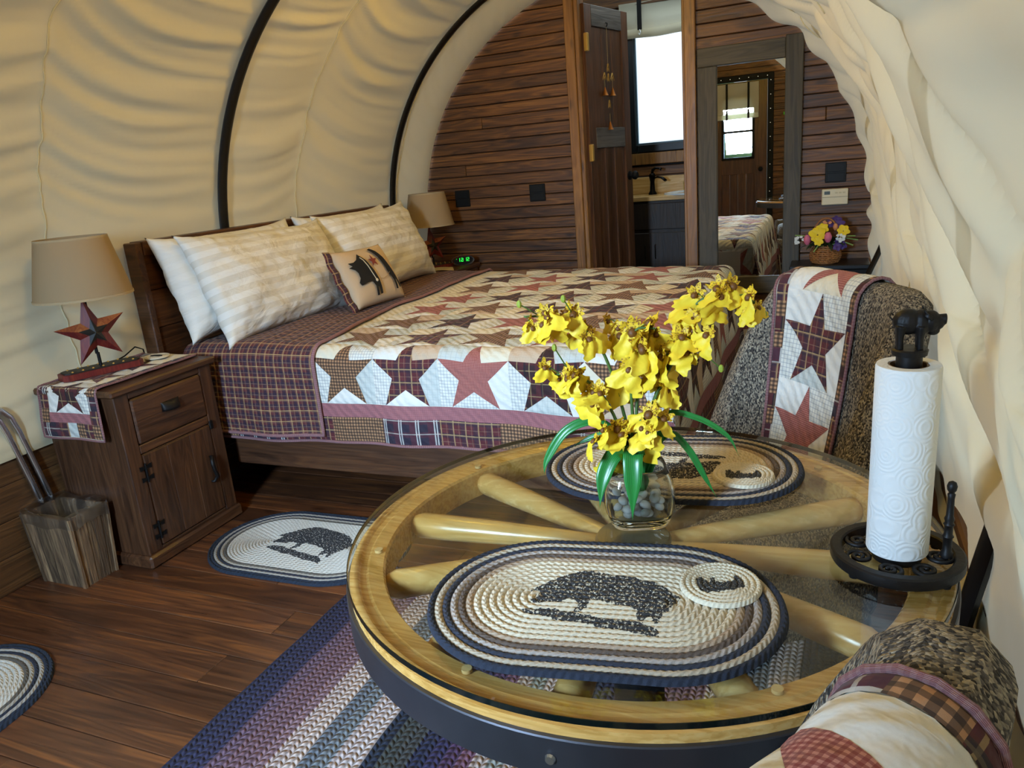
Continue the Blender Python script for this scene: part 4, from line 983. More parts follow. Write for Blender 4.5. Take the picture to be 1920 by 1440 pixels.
MB().tube([(.078 * math.cos(a), -.03, .09 + .16 * math.sin(a)) for a in [PI * k / 20 for k in range(21)]], .005, 6).build('handle', wic, bk, smooth=True)
cols = {'y': plain('yellow_petal', 'e8c81c', .6), 'p': plain('pink_petal', 'cf6a84', .6), 'v': plain('violet_petal', '43286e', .6), 'w': plain('pale_petal', 'd9dcd8', .6), 'o': plain('peach_petal', 'd08a5a', .6)}
grn = plain('dark_green_leaf', '24381c', .5, 0, .4, 30); grn2 = plain('bright_green_stalk', '7f9a52', .5)
def blossom(par, c, r, kind, n=6, tilt=(0, -1, .4), deep=.4):
    d = Vector(tilt).normalized(); a = d.orthogonal().normalized(); b = d.cross(a); c = Vector(c); m = MB()
    for k in range(n):
        an = 2 * PI * k / n + R.uniform(-.2, .2); dr = a * math.cos(an) + b * math.sin(an); sd = d.cross(dr)
        L_ = r * R.uniform(.85, 1.1)
        m.grid(lambda u, v: c + dr * (L_ * (.08 + .92 * u)) + sd * ((v - .5) * L_ * .85 * math.sin(PI * (.12 + .80 * u)) ) + d * (L_ * deep * (u - u * u * 1.2) + L_ * .12 * abs(v - .5)), 5, 4)
    return m.build('blossom', cols[kind], par, smooth=True)
def tulip(par, c, r, kind):
    m = MB(); c = Vector(c)
    for k in range(6):
        an = k * PI / 3; m.grid(lambda u, v: c + Vector((r * .62 * math.sin(PI * (.15 + .7 * u)) * math.cos(an + (v - .5) * 1.3), r * .62 * math.sin(PI * (.15 + .7 * u)) * math.sin(an + (v - .5) * 1.3), r * (1.7 * u - .8))), 6, 4)
    m.build('blossom', cols[kind], par, smooth=True)
blossom(bk, (-.042, -.075, .165), .046, 'y'); blossom(bk, (-.02, -.05, .195), .036, 'y'); blossom(bk, (.088, -.05, .178), .036, 'y'); blossom(bk, (-.04, -.09, .135), .03, 'y')
tulip(bk, (-.095, -.06, .138), .032, 'p'); tulip(bk, (.012, -.085, .150), .032, 'p'); tulip(bk, (.048, -.03, .20), .022, 'o')
for q in ((.05, 0, .232), (.066, -.02, .215), (.035, -.01, .222)): blossom(bk, q, .032, 'v', 5, (R.uniform(-.5, .5), -1, .5))
for q in ((.072, -.06, .120), (.085, -.055, .10), (.062, -.07, .10)): blossom(bk, q, .026, 'v', 6)
for k in range(10): blossom(bk, (.075 + R.uniform(-.02, .02), -.075 + R.uniform(-.01, .01), .148 + R.uniform(-.02, .02)), .010, 'w', 5)
for k in range(8): blossom(bk, (-.135 + R.uniform(-.02, .02), -.05, .14 + R.uniform(-.02, .02)), .010, 'w', 5)
for k in range(8): blossom(bk, (.005 + R.uniform(-.03, .03), -.03, .215 + R.uniform(-.01, .015)), .010, 'o', 5)
for k in range(34):
    a = R.uniform(0, 6.28); l = R.uniform(.07, .13); e = Vector((l * math.cos(a) * 1.15, l * math.sin(a) * .8 - .02, .10 + R.uniform(-.03, .06))); c0 = Vector((.02 * math.cos(a), .02 * math.sin(a), .085)); sd = Vector((-math.sin(a), math.cos(a), 0)) * .014
    m = MB(); m.grid(lambda u, v: c0.lerp(e, u) + sd * ((v - .5) * 2 * math.sin(PI * (.08 + .9 * u))) + Vector((0, 0, .03 * math.sin(PI * u))), 5, 2); m.build('leaf', grn, bk, smooth=True)
for e in ((.15, -.05, .15), (.14, -.06, .10), (.165, -.03, .125), (-.16, -.05, .165), (-.06, -.10, .075)): MB().tube([(.0, -.03, .09), (e[0] * .6, e[1] * .9, (e[2] + .14) * .52), e], [.002, .003, .004], 5).build('stalk', grn2, bk)
o = thing('hoop_bracket', 'small grey metal bracket at the foot of the last hoop', 'bracket', (.218, 4.32, .50)); MB().box(-.035, .025, -.02, .02, -.04, .035, 0, .004).build('plate', plain('grey_steel', '8c98a8', .35, .7), o)
for dz in (-.025, .02): MB().lathe([(.006, -.028), (.006, -.02)], (-.005, 0, dz), 8, axis='y').build('bolt', M['chrome'], o)
# ================================================================ braided mats and rugs
def mat_braid(name, cols, mark=True, scale=1.0, speck=.45):
    t = T(name); u, v = t.uv()
    ringc = [srgb(c) for c in cols]
    # colour by ring number (v = ring index + position across)
    k = t.math('DIVIDE', v, float(len(cols)))
    stops = []
    for i, c in enumerate(ringc): stops.append((i / len(cols) + 1e-4 if i else 0.0, c))
    col = t.ramp(k, stops, 'CONSTANT')
    br = t.math('FRACT', v); dia = t.math('ADD', t.math('MULTIPLY', u, 95.0 / scale), t.math('MULTIPLY', t.math('ABSOLUTE', t.math('SUBTRACT', br, .5)), 1.6))
    st = t.math('SINE', t.math('MULTIPLY', dia, 2 * PI))
    nn = t.noise(t.obj(), 420 / scale, 3, .7)
    sh = t.math('ADD', .72, t.math('ADD', t.math('MULTIPLY', st, .07), t.math('MULTIPLY', nn, .42)))
    col = t.mix(1.0, col, t.cmb(sh, sh, sh), 'MULTIPLY')
    if mark:
        mk = t.n('Attribute', attribute_name='mark').outputs['Fac']
        nz = t.noise(t.vmul(t.obj(), (1, 1, 1)), 330 / scale, 2, .6)
        edge = t.step(t.math('ADD', mk, t.math('MULTIPLY', t.math('SUBTRACT', nz, .5), .006 * scale)), -.0004, .0006)
        spk = t.step(nz, speck - .09, speck + .02)
        spk2 = t.math('MAXIMUM', spk, t.step(mk, .018 * scale, .03 * scale)) if False else spk
        col = t.mix(t.math('MULTIPLY', edge, t.math('ADD', .12, t.math('MULTIPLY', spk2, .85))), col, srgb('14161d'))
    return t.bsdf(col, .92, 0, t.bump(t.math('ADD', st, t.math('MULTIPLY', nn, 1.5)), .40, .0020 * scale))
def seg_dist(p, poly):
    x, y = p; ins = False; dm = 1e9; n = len(poly)
    for i in range(n):
        x0, y0 = poly[i]; x1, y1 = poly[(i + 1) % n]
        if (y0 > y) != (y1 > y) and x < (x1 - x0) * (y - y0) / (y1 - y0) + x0: ins = not ins
        dx, dy = x1 - x0, y1 - y0; tt = max(0, min(1, ((x - x0) * dx + (y - y0) * dy) / (dx * dx + dy * dy + 1e-12)))
        dm = min(dm, math.hypot(x - x0 - tt * dx, y - y0 - tt * dy))
    return dm if ins else -dm
PIG = [(-.096, .01), (-.075, .033), (-.057, .051), (-.038, .063), (-.018, .066), (.01, .061), (.041, .054), (.067, .045), (.084, .031), (.092, .016), (.102, .012), (.094, -.002), (.087, -.016), (.078, -.03), (.076, -.04), (.074, -.047), (.068, -.048), (.066, -.031), (.059, -.038), (.051, -.046), (.047, -.033), (.05, -.02), (.03, -.013), (.015, -.008), (-.009, -.004), (-.014, -.006), (-.015, -.02), (-.021, -.029), (-.033, -.035), (-.027, -.019), (-.028, -.009), (-.042, -.004), (-.052, -.012), (-.069, -.015), (-.085, -.018), (-.09, -.01), (-.084, -.004), (-.079, .011)]
GRD = [(-.099, -.033), (-.079, -.029), (-.054, -.028), (-.033, -.035), (-.013, -.037), (.009, -.042), (.033, -.045), (.057, -.047), (.076, -.061), (.076, -.072), (.047, -.068), (.016, -.063), (-.008, -.057), (-.038, -.053), (-.063, -.047), (-.094, -.041)]
def braided(name, label, cat, hl, hw, rope, mat, loc, rz, marks=(), step=.003, hgt=.008, group=None):
    """concentric stadium rings of rope, hl / hw half length and half width"""
    nr = int(round(hw / rope)); rope = hw / nr; ext = hl - hw; m = MB(); mk = []
    for i in range(nr):
        r0, r1 = i * rope, (i + 1) * rope; rm = (r0 + r1) / 2
        per = 2 * PI * rm + 4 * ext; n = max(16, int(per / step)); na = 5
        def pt(s, r):
            L_ = 2 * PI * rm + 4 * ext; d = s * L_
            if d < 2 * ext: return (-ext + d, -r)
            d -= 2 * ext
            if d < PI * rm: a = -PI / 2 + d / rm; return (ext + r * math.cos(a), r * math.sin(a))
            d -= PI * rm
            if d < 2 * ext: return (ext - d, r)
            d -= 2 * ext; a = PI / 2 + d / rm; return (-ext + r * math.cos(a), r * math.sin(a))
        vs = []; uvs = []; fs = []
        for k in range(n):
            for j in range(na + 1):
                q = j / na; x, y = pt(k / n, r0 + (r1 - r0) * q)
                zz = hgt * (.62 + .38 * math.sin(PI * q) ** .7) + .0006 * math.sin(k * 1.9 + j + i)
                if i == nr - 1 and j == na: zz = 0
                vs.append((x, y, zz)); uvs.append((k / n * per, i + min(.98, max(.02, q))))
                mk.append(max([seg_dist((x, y), P) for P in marks]) if marks and abs(x) < .13 * hl / .225 and abs(y) < .1 * hl / .225 else -1.0)
        for k in range(n):
            for j in range(na): fs.append((k * (na + 1) + j, ((k + 1) % n) * (na + 1) + j, ((k + 1) % n) * (na + 1) + j + 1, k * (na + 1) + j + 1))
        m.add(vs, fs, 0, uvs)
    o = thing(name, label, cat, loc, rz, group)
    m.build('braid', mat, o, smooth=True, attr={'mark': mk}); return o
CR, BE, NV, TN, DK = 'cdbda0', 'c4ae8e', '1f2433', '9c8568', '35302c'
mcols = ['cfc0a4'] * 9 + ['a8927a', '5a4c42', 'a3968a', '2a2e3a', 'b0a088', '1e2330']
TZ = .750
mm = mat_braid('placemat_braid', mcols)
braided('placemat', 'oval braided placemat with black pig print, nearest the camera', 'placemat', .228, .152, .0102, mm, (-.256, .818, TZ + .0005), math.radians(9), (PIG, GRD), .0028, .008, 'braided pig placemats')
braided('placemat', 'oval braided placemat with upside-down pig, behind the vase', 'placemat', .228, .152, .0102, mm, (-.252, 1.272, TZ + .0005), math.radians(188), (PIG, GRD), .0028, .008, 'braided pig placemats')
cc = mat_braid('coaster_braid', ['d9ccb0'] * 7, True, .6, .40)
CP = [(.35 * x, .35 * (y - .012)) for x, y in PIG]
CP = [(-.036, .012), (-.030, .018), (-.020, .022), (0, .020), (.018, .017), (.030, .012), (.036, .004), (.034, -.008), (.038, -.020), (.032, -.018), (.028, -.008), (.024, -.016), (.020, -.012), (.018, -.003), (.002, 0.0), (-.006, -.003), (-.004, -.015), (-.010, -.013), (-.012, -.002), (-.016, -.006), (-.022, -.016), (-.030, -.013), (-.033, -.020), (-.038, -.013), (-.038, .002)]
CP = [(-x, y) for x, y in CP]
braided('coaster', 'round cream braided coaster with a black pig on the near placemat', 'coaster', .0515, .0515, .0074, cc, (-.115, .884, TZ + .0085), math.radians(200), (CP,), .0016, .006, 'braided coasters on the table')
braided('coaster', 'round cream braided coaster with a black pig on the far placemat', 'coaster', .0515, .0515, .0074, cc, (-.122, 1.240, TZ + .0085), math.radians(188), (CP,), .0016, .006, 'braided coasters on the table')
rcols = ['cfcabd'] * 15 + ['5d5850', 'a9a294', '262b38', 'a59f94', '1f2838', '1d2736']
rm_ = mat_braid('oval_rug_braid', rcols, True, 1.6, .42)
sc_ = 1.75
braided('oval_rug', 'oval braided rug with a dark pig on the floor before the bed', 'rug', .40, .245, .0117, rm_, (-1.755, 2.028, 0), math.radians(1), ([(x * sc_, y * sc_ + .01) for x, y in PIG], [(x * sc_ * .9, y * sc_ + .01) for x, y in GRD]), .007, .011)
rm2 = mat_braid('left_rug_braid', rcols, False, 1.6)
braided('oval_rug', 'braided rug with navy rim at the left edge near the entry', 'rug', .40, .265, .0126, rm2, (-2.20, .865, 0), math.radians(97), (), .010, .011)

# big striped braided rug
t = T('striped_braid'); u, v = t.uv()
NS_ = 26; seqc = ['24233c', '2a2842', '2f2a44', '644c5a', '6e5058', '70525a', '83656a', 'b09a90', 'bba699', '62656b', '6f7274', 'b5a39c', 'b9a8a0', '1f2636', '3a3c38', '3c3c3a', '23253f', '30294a', '49304c', '6e4a5a', 'a8958a', '8a8b82', 'b3a098', '1f2636', '4a4838', '2a2c3c']
stops = [((i / NS_ + 1e-4) if i else 0.0, srgb(c)) for i, c in enumerate(seqc)]
STR = .0355; RWID = .0160
k = t.math('FRACT', t.math('DIVIDE', u, NS_ * STR)); col = t.ramp(k, stops, 'CONSTANT')
k2 = t.math('FRACT', t.math('DIVIDE', t.math('ADD', u, STR * 3), NS_ * STR)); colb = t.ramp(k2, stops, 'CONSTANT')
rowf = t.math('DIVIDE', u, RWID); fr = t.math('FRACT', rowf); row = t.math('FLOOR', rowf)
par = t.math('SUBTRACT', t.math('MULTIPLY', t.math('FRACT', t.math('MULTIPLY', row, .5)), 4.0), 1.0)
dg = t.math('ADD', t.math('DIVIDE', v, .0175), t.math('MULTIPLY', par, t.math('MULTIPLY', fr, .5)))
stt = t.math('FRACT', t.math('ADD', dg, t.math('MULTIPLY', row, .37)))
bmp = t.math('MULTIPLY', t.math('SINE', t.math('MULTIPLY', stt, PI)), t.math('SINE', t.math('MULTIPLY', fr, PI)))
alt = t.math('LESS_THAN', t.math('FRACT', t.math('MULTIPLY', t.math('ADD', t.math('FLOOR', dg), row), .3333)), .30)
col = t.mix(t.math('MULTIPLY', alt, .85), col, colb)
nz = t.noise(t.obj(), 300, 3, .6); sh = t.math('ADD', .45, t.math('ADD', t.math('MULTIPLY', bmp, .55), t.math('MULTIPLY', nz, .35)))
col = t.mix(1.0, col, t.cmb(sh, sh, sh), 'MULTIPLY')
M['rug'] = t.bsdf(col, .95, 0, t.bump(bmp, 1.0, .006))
o = thing('striped_rug', 'large braided rug striped navy, plum, beige and grey under the table', 'rug', (-.6, .8, 0))
RX0, RX1, RY0, RY1 = -1.418, .225, -.40, 1.975
m = MB(); NR = 103
def rugf(u, v):
    x = RX0 + (RX1 - RX0) * u; e = min(u, 1 - u, v * 1.5, (1 - v) * 1.5); q = (x - RX0) / RWID
    return (x + .006 * n3(v * 14, u * 2, 1), RY0 + (RY1 - RY0) * v, (.004 + .009 * smooth(0, .008, e)) * (1 if e > 0 else 0.05) + .003 * abs(math.sin(PI * q)))
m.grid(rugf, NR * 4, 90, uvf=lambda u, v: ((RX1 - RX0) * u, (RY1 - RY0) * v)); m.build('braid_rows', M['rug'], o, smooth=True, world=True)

# ================================================================ wagon wheel table
TC = (-.2705, 1.0525)
tb = thing('wagon_wheel_table', 'round glass table made from a wooden wagon wheel', 'table', (TC[0], TC[1], 0))
TR = .4415
MB().lathe([(.001, TZ - .0105), (TR - .002, TZ - .0105), (TR, TZ - .008), (TR, TZ - .002), (TR - .002, TZ), (.001, TZ)], (0, 0, 0), 128).build('glass_top', M['tableglass'], tb, auto=40)
MB().lathe([(TR + .0004, TZ - .0095), (TR + .0014, TZ - .0095), (TR + .0014, TZ - .002), (TR + .0004, TZ - .002)], (0, 0, 0), 128, close=True).build('glass_edge_shadow', plain('glass_rim_shadow', '0c1412', .08), tb, auto=40)  # black ring: the shadow at the glass rim, painted as colour
rim = MB().lathe([(.388, TZ - .068), (.388, TZ - .022), (.391, TZ - .0175), (.412, TZ - .0155), (.416, TZ - .018), (.425, TZ - .018), (.428, TZ - .0155), (.4405, TZ - .0165), (.4405, TZ - .068)], (0, 0, 0), 128, close=True).build('wheel_rim', M['oak'], tb, auto=30)
MB().lathe([(.4405, TZ - .078), (.447, TZ - .078), (.447, TZ - .030), (.4455, TZ - .0285), (.4405, TZ - .0285)], (0, 0, 0), 128, close=True).build('steel_tire', M['tire'], tb, auto=30)
for k in range(12):
    a = math.radians(2 + 30 * k); ca, sa = math.cos(a), math.sin(a)
    pts = [(r * ca, r * sa, TZ - .043) for r in (.035, .06, .12, .22, .32, .372, .385, .392)]
    MB().tube(pts, [.010, .013, .016, .0195, .022, .0225, .018, .011], 12, up=(0, 0, 1)).build('spoke', M['maple'], tb, smooth=True)
hub = MB().lathe([(.02, TZ - .082), (.055, TZ - .078), (.060, TZ - .06), (.060, TZ - .030), (.056, TZ - .024), (.01, TZ - .024)], (0, 0, 0), 36).build('hub', plain('hub_wood_grey', '8d7a5c', .4, 0, .5, 20), tb, auto=30)
for k in range(7):
    a = math.radians(152 + 41.7 * k * 1.23); MB().lathe([(.001, TZ - .0155), (.0065, TZ - .0155), (.0065, TZ - .011), (.001, TZ - .011)], (.401 * math.cos(a), .401 * math.sin(a), 0), 16).build('bumper', plain('clear_bumper', 'd4b27a', .1), tb, auto=30)
for k in range(4):
    a = math.radians(272 + 90 * k); c = Vector((.4475 * math.cos(a), .4475 * math.sin(a), TZ - .055)); m = MB()
    m.tube([c, c + Vector((math.cos(a), math.sin(a), 0)) * .003], [.0065, .005], 12); m.build('screw', M['chrome'], tb)
m = MB(); m.lathe([(.06, .05), (.05, .10), (.042, .30), (.042, .55), (.06, .655), (.09, TZ - .083), (.02, TZ - .083)], (0, 0, 0), 28); m.build('pedestal', M['black'], tb, auto=30)
for k in range(4):
    a = math.radians(45 + 90 * k); ca, sa = math.cos(a), math.sin(a)
    MB().tube([(.03 * ca, .03 * sa, .12), (.12 * ca, .12 * sa, .10), (.24 * ca, .24 * sa, .045), (.30 * ca, .30 * sa, .034)], [.022, .024, .02, .018], 8, flat=1.0).build('foot', M['black'], tb, smooth=True)
    MB().box(-.02, .02, -.005, .005, TZ - .084, TZ - .072).build('bracket', M['black'], tb) if k == 0 else None

# ================================================================ vase with orchids
VC = (-.262, 1.062)
va = thing('glass_vase', 'squarish clear glass vase half full of white pebbles', 'vase', (VC[0], VC[1], TZ))
def vr(a, n=3.6): return 1.0 / (abs(math.cos(a)) ** n + abs(math.sin(a)) ** n) ** (1 / n)
def vprof(z, inner):
    k = z / .095; r = .034 + .021 * math.sin(PI * min(1, k * .80 + .10)) ** .8
    return r - (.0045 if inner else 0)
prof = [(0.0, .0005, 0), (.030, .0005, 0)] + [(None, z, 0) for z in (.003, .012, .025, .04, .055, .07, .083, .093)] + [(None, .095, 2)] + [(None, z, 1) for z in (.093, .083, .07, .055, .04, .025, .016)] + [(.026, .012, 1), (0.0, .011, 1)]
m = MB(); seg = 56; vs = []; fs = []
for i, (r, z, inn) in enumerate(prof):
    rr_ = r if r is not None else (vprof(z, inn == 1) - (.002 if inn == 2 else 0))
    for k in range(seg):
        a = 2 * PI * k / seg; q = vr(a); vs.append((rr_ * q * math.cos(a + .35), rr_ * q * math.sin(a + .35), z))
for i in range(len(prof) - 1):
    for k in range(seg): fs.append((i * seg + k, i * seg + (k + 1) % seg, (i + 1) * seg + (k + 1) % seg, (i + 1) * seg + k))
m.add(vs, fs); vo = m.build('vase_glass', M['glass'], va, smooth=True); weld(vo)
peb = plain('white_pebble', 'dfe0dc', .25, 0, .2, 40); peb2 = plain('grey_pebble', 'a9a89e', .3, 0, .3, 40)
pm = []
for k in range(3):
    m = MB(); m.ball((0, 0, 0), (.0105, .0085, .0062), 10, 7); m.v = [(x * (1 + .12 * n3(x * 200, k * 5)), y * (1 + .12 * n3(y * 200, k * 7)), z) for x, y, z in m.v]
    pm.append(m)
cnt = 0
for layer in range(4):
    zc = .0185 + layer * .0095
    for k in range(11 if layer else 8):
        rad = (0.0, .014, .027, .0345)[min(3, (k + 2) // 3)] * (.72 if layer == 0 else 1.0); a = k * 2.4 + layer
        o = pm[k % 3].build('pebble', peb if R.random() < .8 else peb2, None, smooth=True)
        o.location = (VC[0] + rad * math.cos(a), VC[1] + rad * math.sin(a), TZ + zc); o.rotation_euler = (R.uniform(-.6, .6), R.uniform(-.6, .6), R.uniform(0, 6))
        tag(o, 'smooth pale pebble in the glass vase', 'pebble', 'pebbles in the vase')
# orchids
t = T('orchid_yellow'); nn = t.noise(t.obj(3.0), 60, 3); M['orchid'] = t.bsdf(t.mix(nn, srgb('f8dc3c'), srgb('efc428')), .55, 0, None, Subsurface_Weight=0.0)
M['orchid_spot'] = plain('orchid_brown', '7a4a12', .6, 0, .5, 90); t = T('orchid_mottled'); nn = t.noise(t.obj(), 420, 2); M['orchid_small'] = t.bsdf(t.mix(t.step(nn, .52, .60), srgb('e8bf26'), srgb('8a5414')), .6)
t = T('strap_leaf'); u, v = t.uv(); M['leaf'] = t.bsdf(t.mix(t.math('SINE', t.math('MULTIPLY', v, 60)), srgb('1f6a2a'), srgb('2f8a3c')), .32)
M['stem'] = plain('orchid_stem', '4d6b2c', .5, 0, .3, 60)
def orchid_mesh(seed):
    """blossom facing +z: broad two lobed lip, two small side lobes, five narrow mottled tepals, brown crest"""
    r = random.Random(seed); lip = MB(); sz = .0205
    def f(u, v):
        a = (v - .5) * 2; w = sz * (.25 + 1.0 * math.sin(PI * (.05 + .62 * u)) ) * (1 + .10 * math.sin(u * 17 + seed))
        notch = .18 * math.exp(-(a * 5) ** 2) * smooth(.6, 1, u)
        return (a * w * .95, -sz * (u * 1.55 * (1 - notch)) , sz * (.22 * math.sin(u * 3 + seed) - .25 * a * a * u + .10 * math.sin(a * 7 + u * 5 + seed)))
    lip.grid(f, 9, 12)
    tep = MB()
    for k, an in enumerate((90, 40, 140, 5, 175)):
        a = math.radians(an + r.uniform(-8, 8)); d = Vector((math.cos(a), math.sin(a), .15 * r.uniform(-1, 1.5))); s_ = Vector((-math.sin(a), math.cos(a), 0)); L_ = sz * (.85 if k < 3 else .70) * r.uniform(.85, 1.1)
        tep.grid(lambda u, v: d * (L_ * u) + s_ * ((v - .5) * L_ * .55 * math.sin(PI * (.1 + .85 * u))) + Vector((0, 0, L_ * (.25 * u * u + .12 * math.sin(u * 9 + k)))), 5, 3)
    cr = MB(); cr.ball((0, -.003, .003), (.0052, .0058, .004), 8, 6); 
    return lip, tep, cr
PROT = []
for sd in range(4):
    l, tp, cr = orchid_mesh(sd * 1.7 + .3); e = bpy.data.objects.new('prototype', None)
    PROT.append([x.build(nm, mt, None, smooth=True).data for x, nm, mt in ((l, 'lip', M['orchid']), (tp, 'tepals', M['orchid_small']), (cr, 'crest', M['orchid_spot']))])
for o in [q for q in bpy.data.objects if q.name.split('.')[0] in ('lip', 'tepals', 'crest')]: bpy.data.objects.remove(o)
def spray(label, pts, n, seed, size=1.0, extra=()):
    rs = random.Random(seed); P = [Vector(p) - Vector((VC[0], VC[1], TZ)) for p in pts]
    o = thing('orchid_spray', label, 'flower', (VC[0], VC[1], TZ), 0, 'yellow orchid sprays in the vase')
    # smooth path
    path = []
    for i in range(len(P) - 1):
        p0, p1, p2, p3 = P[max(0, i - 1)], P[i], P[i + 1], P[min(len(P) - 1, i + 2)]
        for k in range(8):
            s = k / 8; path.append(.5 * ((2 * p1) + (p2 - p0) * s + (2 * p0 - 5 * p1 + 4 * p2 - p3) * s * s + (3 * p1 - p0 - 3 * p2 + p3) * s ** 3))
    path.append(P[-1]); N_ = len(path)
    MB().tube(path, [.0030 - .0014 * i / N_ for i in range(N_)], 6).build('stem', M['stem'], o, smooth=True)
    view = Vector((.2, -.85, .25))
    for k in range(n):
        s = .50 + .48 * k / max(1, n - 1); i = int(s * (N_ - 1)); c = path[i] + Vector((rs.uniform(-1, 1), rs.uniform(-1, .4), rs.uniform(-.7, .7))) * .021 * size
        MB().tube([path[i], path[i].lerp(c, .6) + Vector((0, 0, .003)), c], .0009, 4).build('pedicel', M['stem'], o)
        fwd = (view + Vector((rs.uniform(-1.2, 1.2), rs.uniform(-.7, .7), rs.uniform(-.5, .9)))).normalized()
        up = Vector((rs.uniform(-.5, .5), 0, 1)); ey = (up - fwd * up.dot(fwd)).normalized(); ex = ey.cross(fwd); sc = size * rs.uniform(.82, 1.15) * (1 if k < n - 2 else .7)
        b = None
        for nm, me in zip(('blossom', 'tepals', 'crest'), PROT[rs.randrange(4)]):
            q = bpy.data.objects.new(nm, me); COL.objects.link(q)
            if b is None:
                b = q; q.parent = o; q.matrix_local = Matrix(((ex.x * sc, ey.x * sc, fwd.x * sc, c.x), (ex.y * sc, ey.y * sc, fwd.y * sc, c.y), (ex.z * sc, ey.z * sc, fwd.z * sc, c.z), (0, 0, 0, 1)))
            else: q.parent = b
    for e in extra:
        e = Vector(e) - Vector((VC[0], VC[1], TZ)); i0 = min(range(N_), key=lambda j: (path[j] - e).length + .02 * (N_ - j) / N_)
        MB().tube([path[max(0, i0 - 6)], path[max(0, i0 - 6)].lerp(e, .6), e], .001, 4).build('side_shoot', M['stem'], o); MB().ball(e, (.004, .004, .006), 7, 5).build('bud', plain('orchid_bud', '9aa83a', .5), o)
    return o
b0 = (VC[0], VC[1], TZ + .03)
spray('yellow orchid spray arching far out to the left', [b0, (-.272, 1.055, .90), (-.30, 1.045, 1.02), (-.335, 1.03, 1.07), (-.375, 1.015, 1.085), (-.405, 1.0, 1.088)], 12, 1, .95, [(-.41, .998, 1.107), (-.35, 1.02, 1.11)])
spray('yellow orchid spray arching out to the right with outermost blooms', [b0, (-.245, 1.062, .90), (-.215, 1.068, 1.0), (-.18, 1.07, 1.08), (-.135, 1.072, 1.105), (-.085, 1.07, 1.09)], 12, 2, .95, [(-.078, 1.07, 1.075)])
spray('yellow orchid spray standing upright in the middle with big blooms', [b0, (-.262, 1.05, .90), (-.262, 1.045, .99), (-.255, 1.045, 1.055), (-.225, 1.05, 1.06)], 10, 3, 1.2)
spray('yellow orchid spray on the lower left drooping toward the bed', [b0, (-.272, 1.04, .88), (-.30, 1.03, .96), (-.335, 1.02, .995), (-.37, 1.012, .998)], 11, 4, 1.0, [(-.365, 1.01, 1.04)])
spray('yellow orchid spray on the middle right, below the outermost blooms', [b0, (-.25, 1.05, .88), (-.222, 1.05, .97), (-.185, 1.055, 1.03), (-.150, 1.06, 1.045)], 12, 5, 1.05, [(-.135, 1.06, 1.0)])
spray('low yellow orchid spray with blooms just above the leaves', [b0, (-.262, 1.045, .84), (-.262, 1.035, .90), (-.24, 1.03, .93), (-.22, 1.03, .915)], 7, 6, 1.15)
spray('short yellow orchid spray low on the left above the leaves', [b0, (-.27, 1.04, .84), (-.28, 1.03, .90), (-.295, 1.022, .915)], 5, 8, 1.2)
spray('yellow orchid spray leaning to the rear between the tall ones', [b0, (-.262, 1.065, .90), (-.258, 1.075, .98), (-.262, 1.085, 1.04), (-.29, 1.09, 1.06)], 9, 7, 1.05)
def leaf(label, pts, w_):
    P = [Vector(p) for p in pts]; path = []
    for i in range(len(P) - 1):
        p0, p1, p2, p3 = P[max(0, i - 1)], P[i], P[i + 1], P[min(len(P) - 1, i + 2)]
        for k in range(7): s = k / 7; path.append(.5 * ((2 * p1) + (p2 - p0) * s + (2 * p0 - 5 * p1 + 4 * p2 - p3) * s * s + (3 * p1 - p0 - 3 * p2 + p3) * s ** 3))
    path.append(P[-1]); N_ = len(path) - 1; m = MB()
    def f(u, v):
        i = min(N_, int(round(u * N_))); p = path[i]; tt = (path[min(N_, i + 1)] - path[max(0, i - 1)]).normalized(); vw = Vector((.2, -.85, .5)); sd = tt.cross(vw).normalized()
        ww = w_ * (.45 + .55 * math.sin(PI * min(1, .1 + u * .8))) * (1 - smooth(.72, 1.0, u) * .97); q = (v - .5) * 2
        nrm = sd.cross(tt).normalized(); return p + sd * (q * ww) + nrm * (abs(q) * ww * .35)
    m.grid(f, N_, 4); o = m.build('orchid_leaf', M['leaf'], None, smooth=True); tag(o, label, 'leaf', 'strap leaves of the vase arrangement'); o.modifiers.new('t', 'SOLIDIFY').thickness = .0008
lb = (VC[0], VC[1] - .004, TZ + .035)
leaf('broad green strap leaf hanging over the front left of the vase', [lb, (-.268, 1.035, .86), (-.283, 1.018, .876), (-.298, 1.0, .845), (-.303, .99, .80)], .0125)
leaf('broad green strap leaf hanging straight down the vase front', [lb, (-.256, 1.035, .86), (-.254, 1.008, .880), (-.252, .994, .845), (-.254, .99, .785)], .0145)
leaf('long green strap leaf bending far out to the left over the far placemat', [lb, (-.275, 1.05, .87), (-.315, 1.045, .915), (-.36, 1.03, .905), (-.392, 1.02, .86), (-.398, 1.015, .835)], .0075)
leaf('thin green strap leaf reaching right above the placemat', [lb, (-.245, 1.06, .87), (-.215, 1.065, .925), (-.17, 1.07, .92), (-.128, 1.07, .895), (-.112, 1.07, .865)], .0045)
leaf('thin dark green leaf drooping right onto the far placemat', [lb, (-.24, 1.06, .86), (-.212, 1.065, .895), (-.185, 1.07, .87), (-.162, 1.075, .825), (-.145, 1.08, .79)], .0055)
leaf('upright green strap leaf at the back right of the vase', [lb, (-.248, 1.06, .83), (-.232, 1.062, .875), (-.218, 1.065, .912)], .0095)
leaf('narrow green leaf leaning left behind the broad ones', [lb, (-.275, 1.06, .86), (-.30, 1.07, .885), (-.335, 1.075, .878), (-.37, 1.07, .86)], .0055)
leaf('short upright green leaf in the middle of the vase', [lb, (-.264, 1.05, .84), (-.268, 1.045, .89), (-.272, 1.04, .91)], .009)

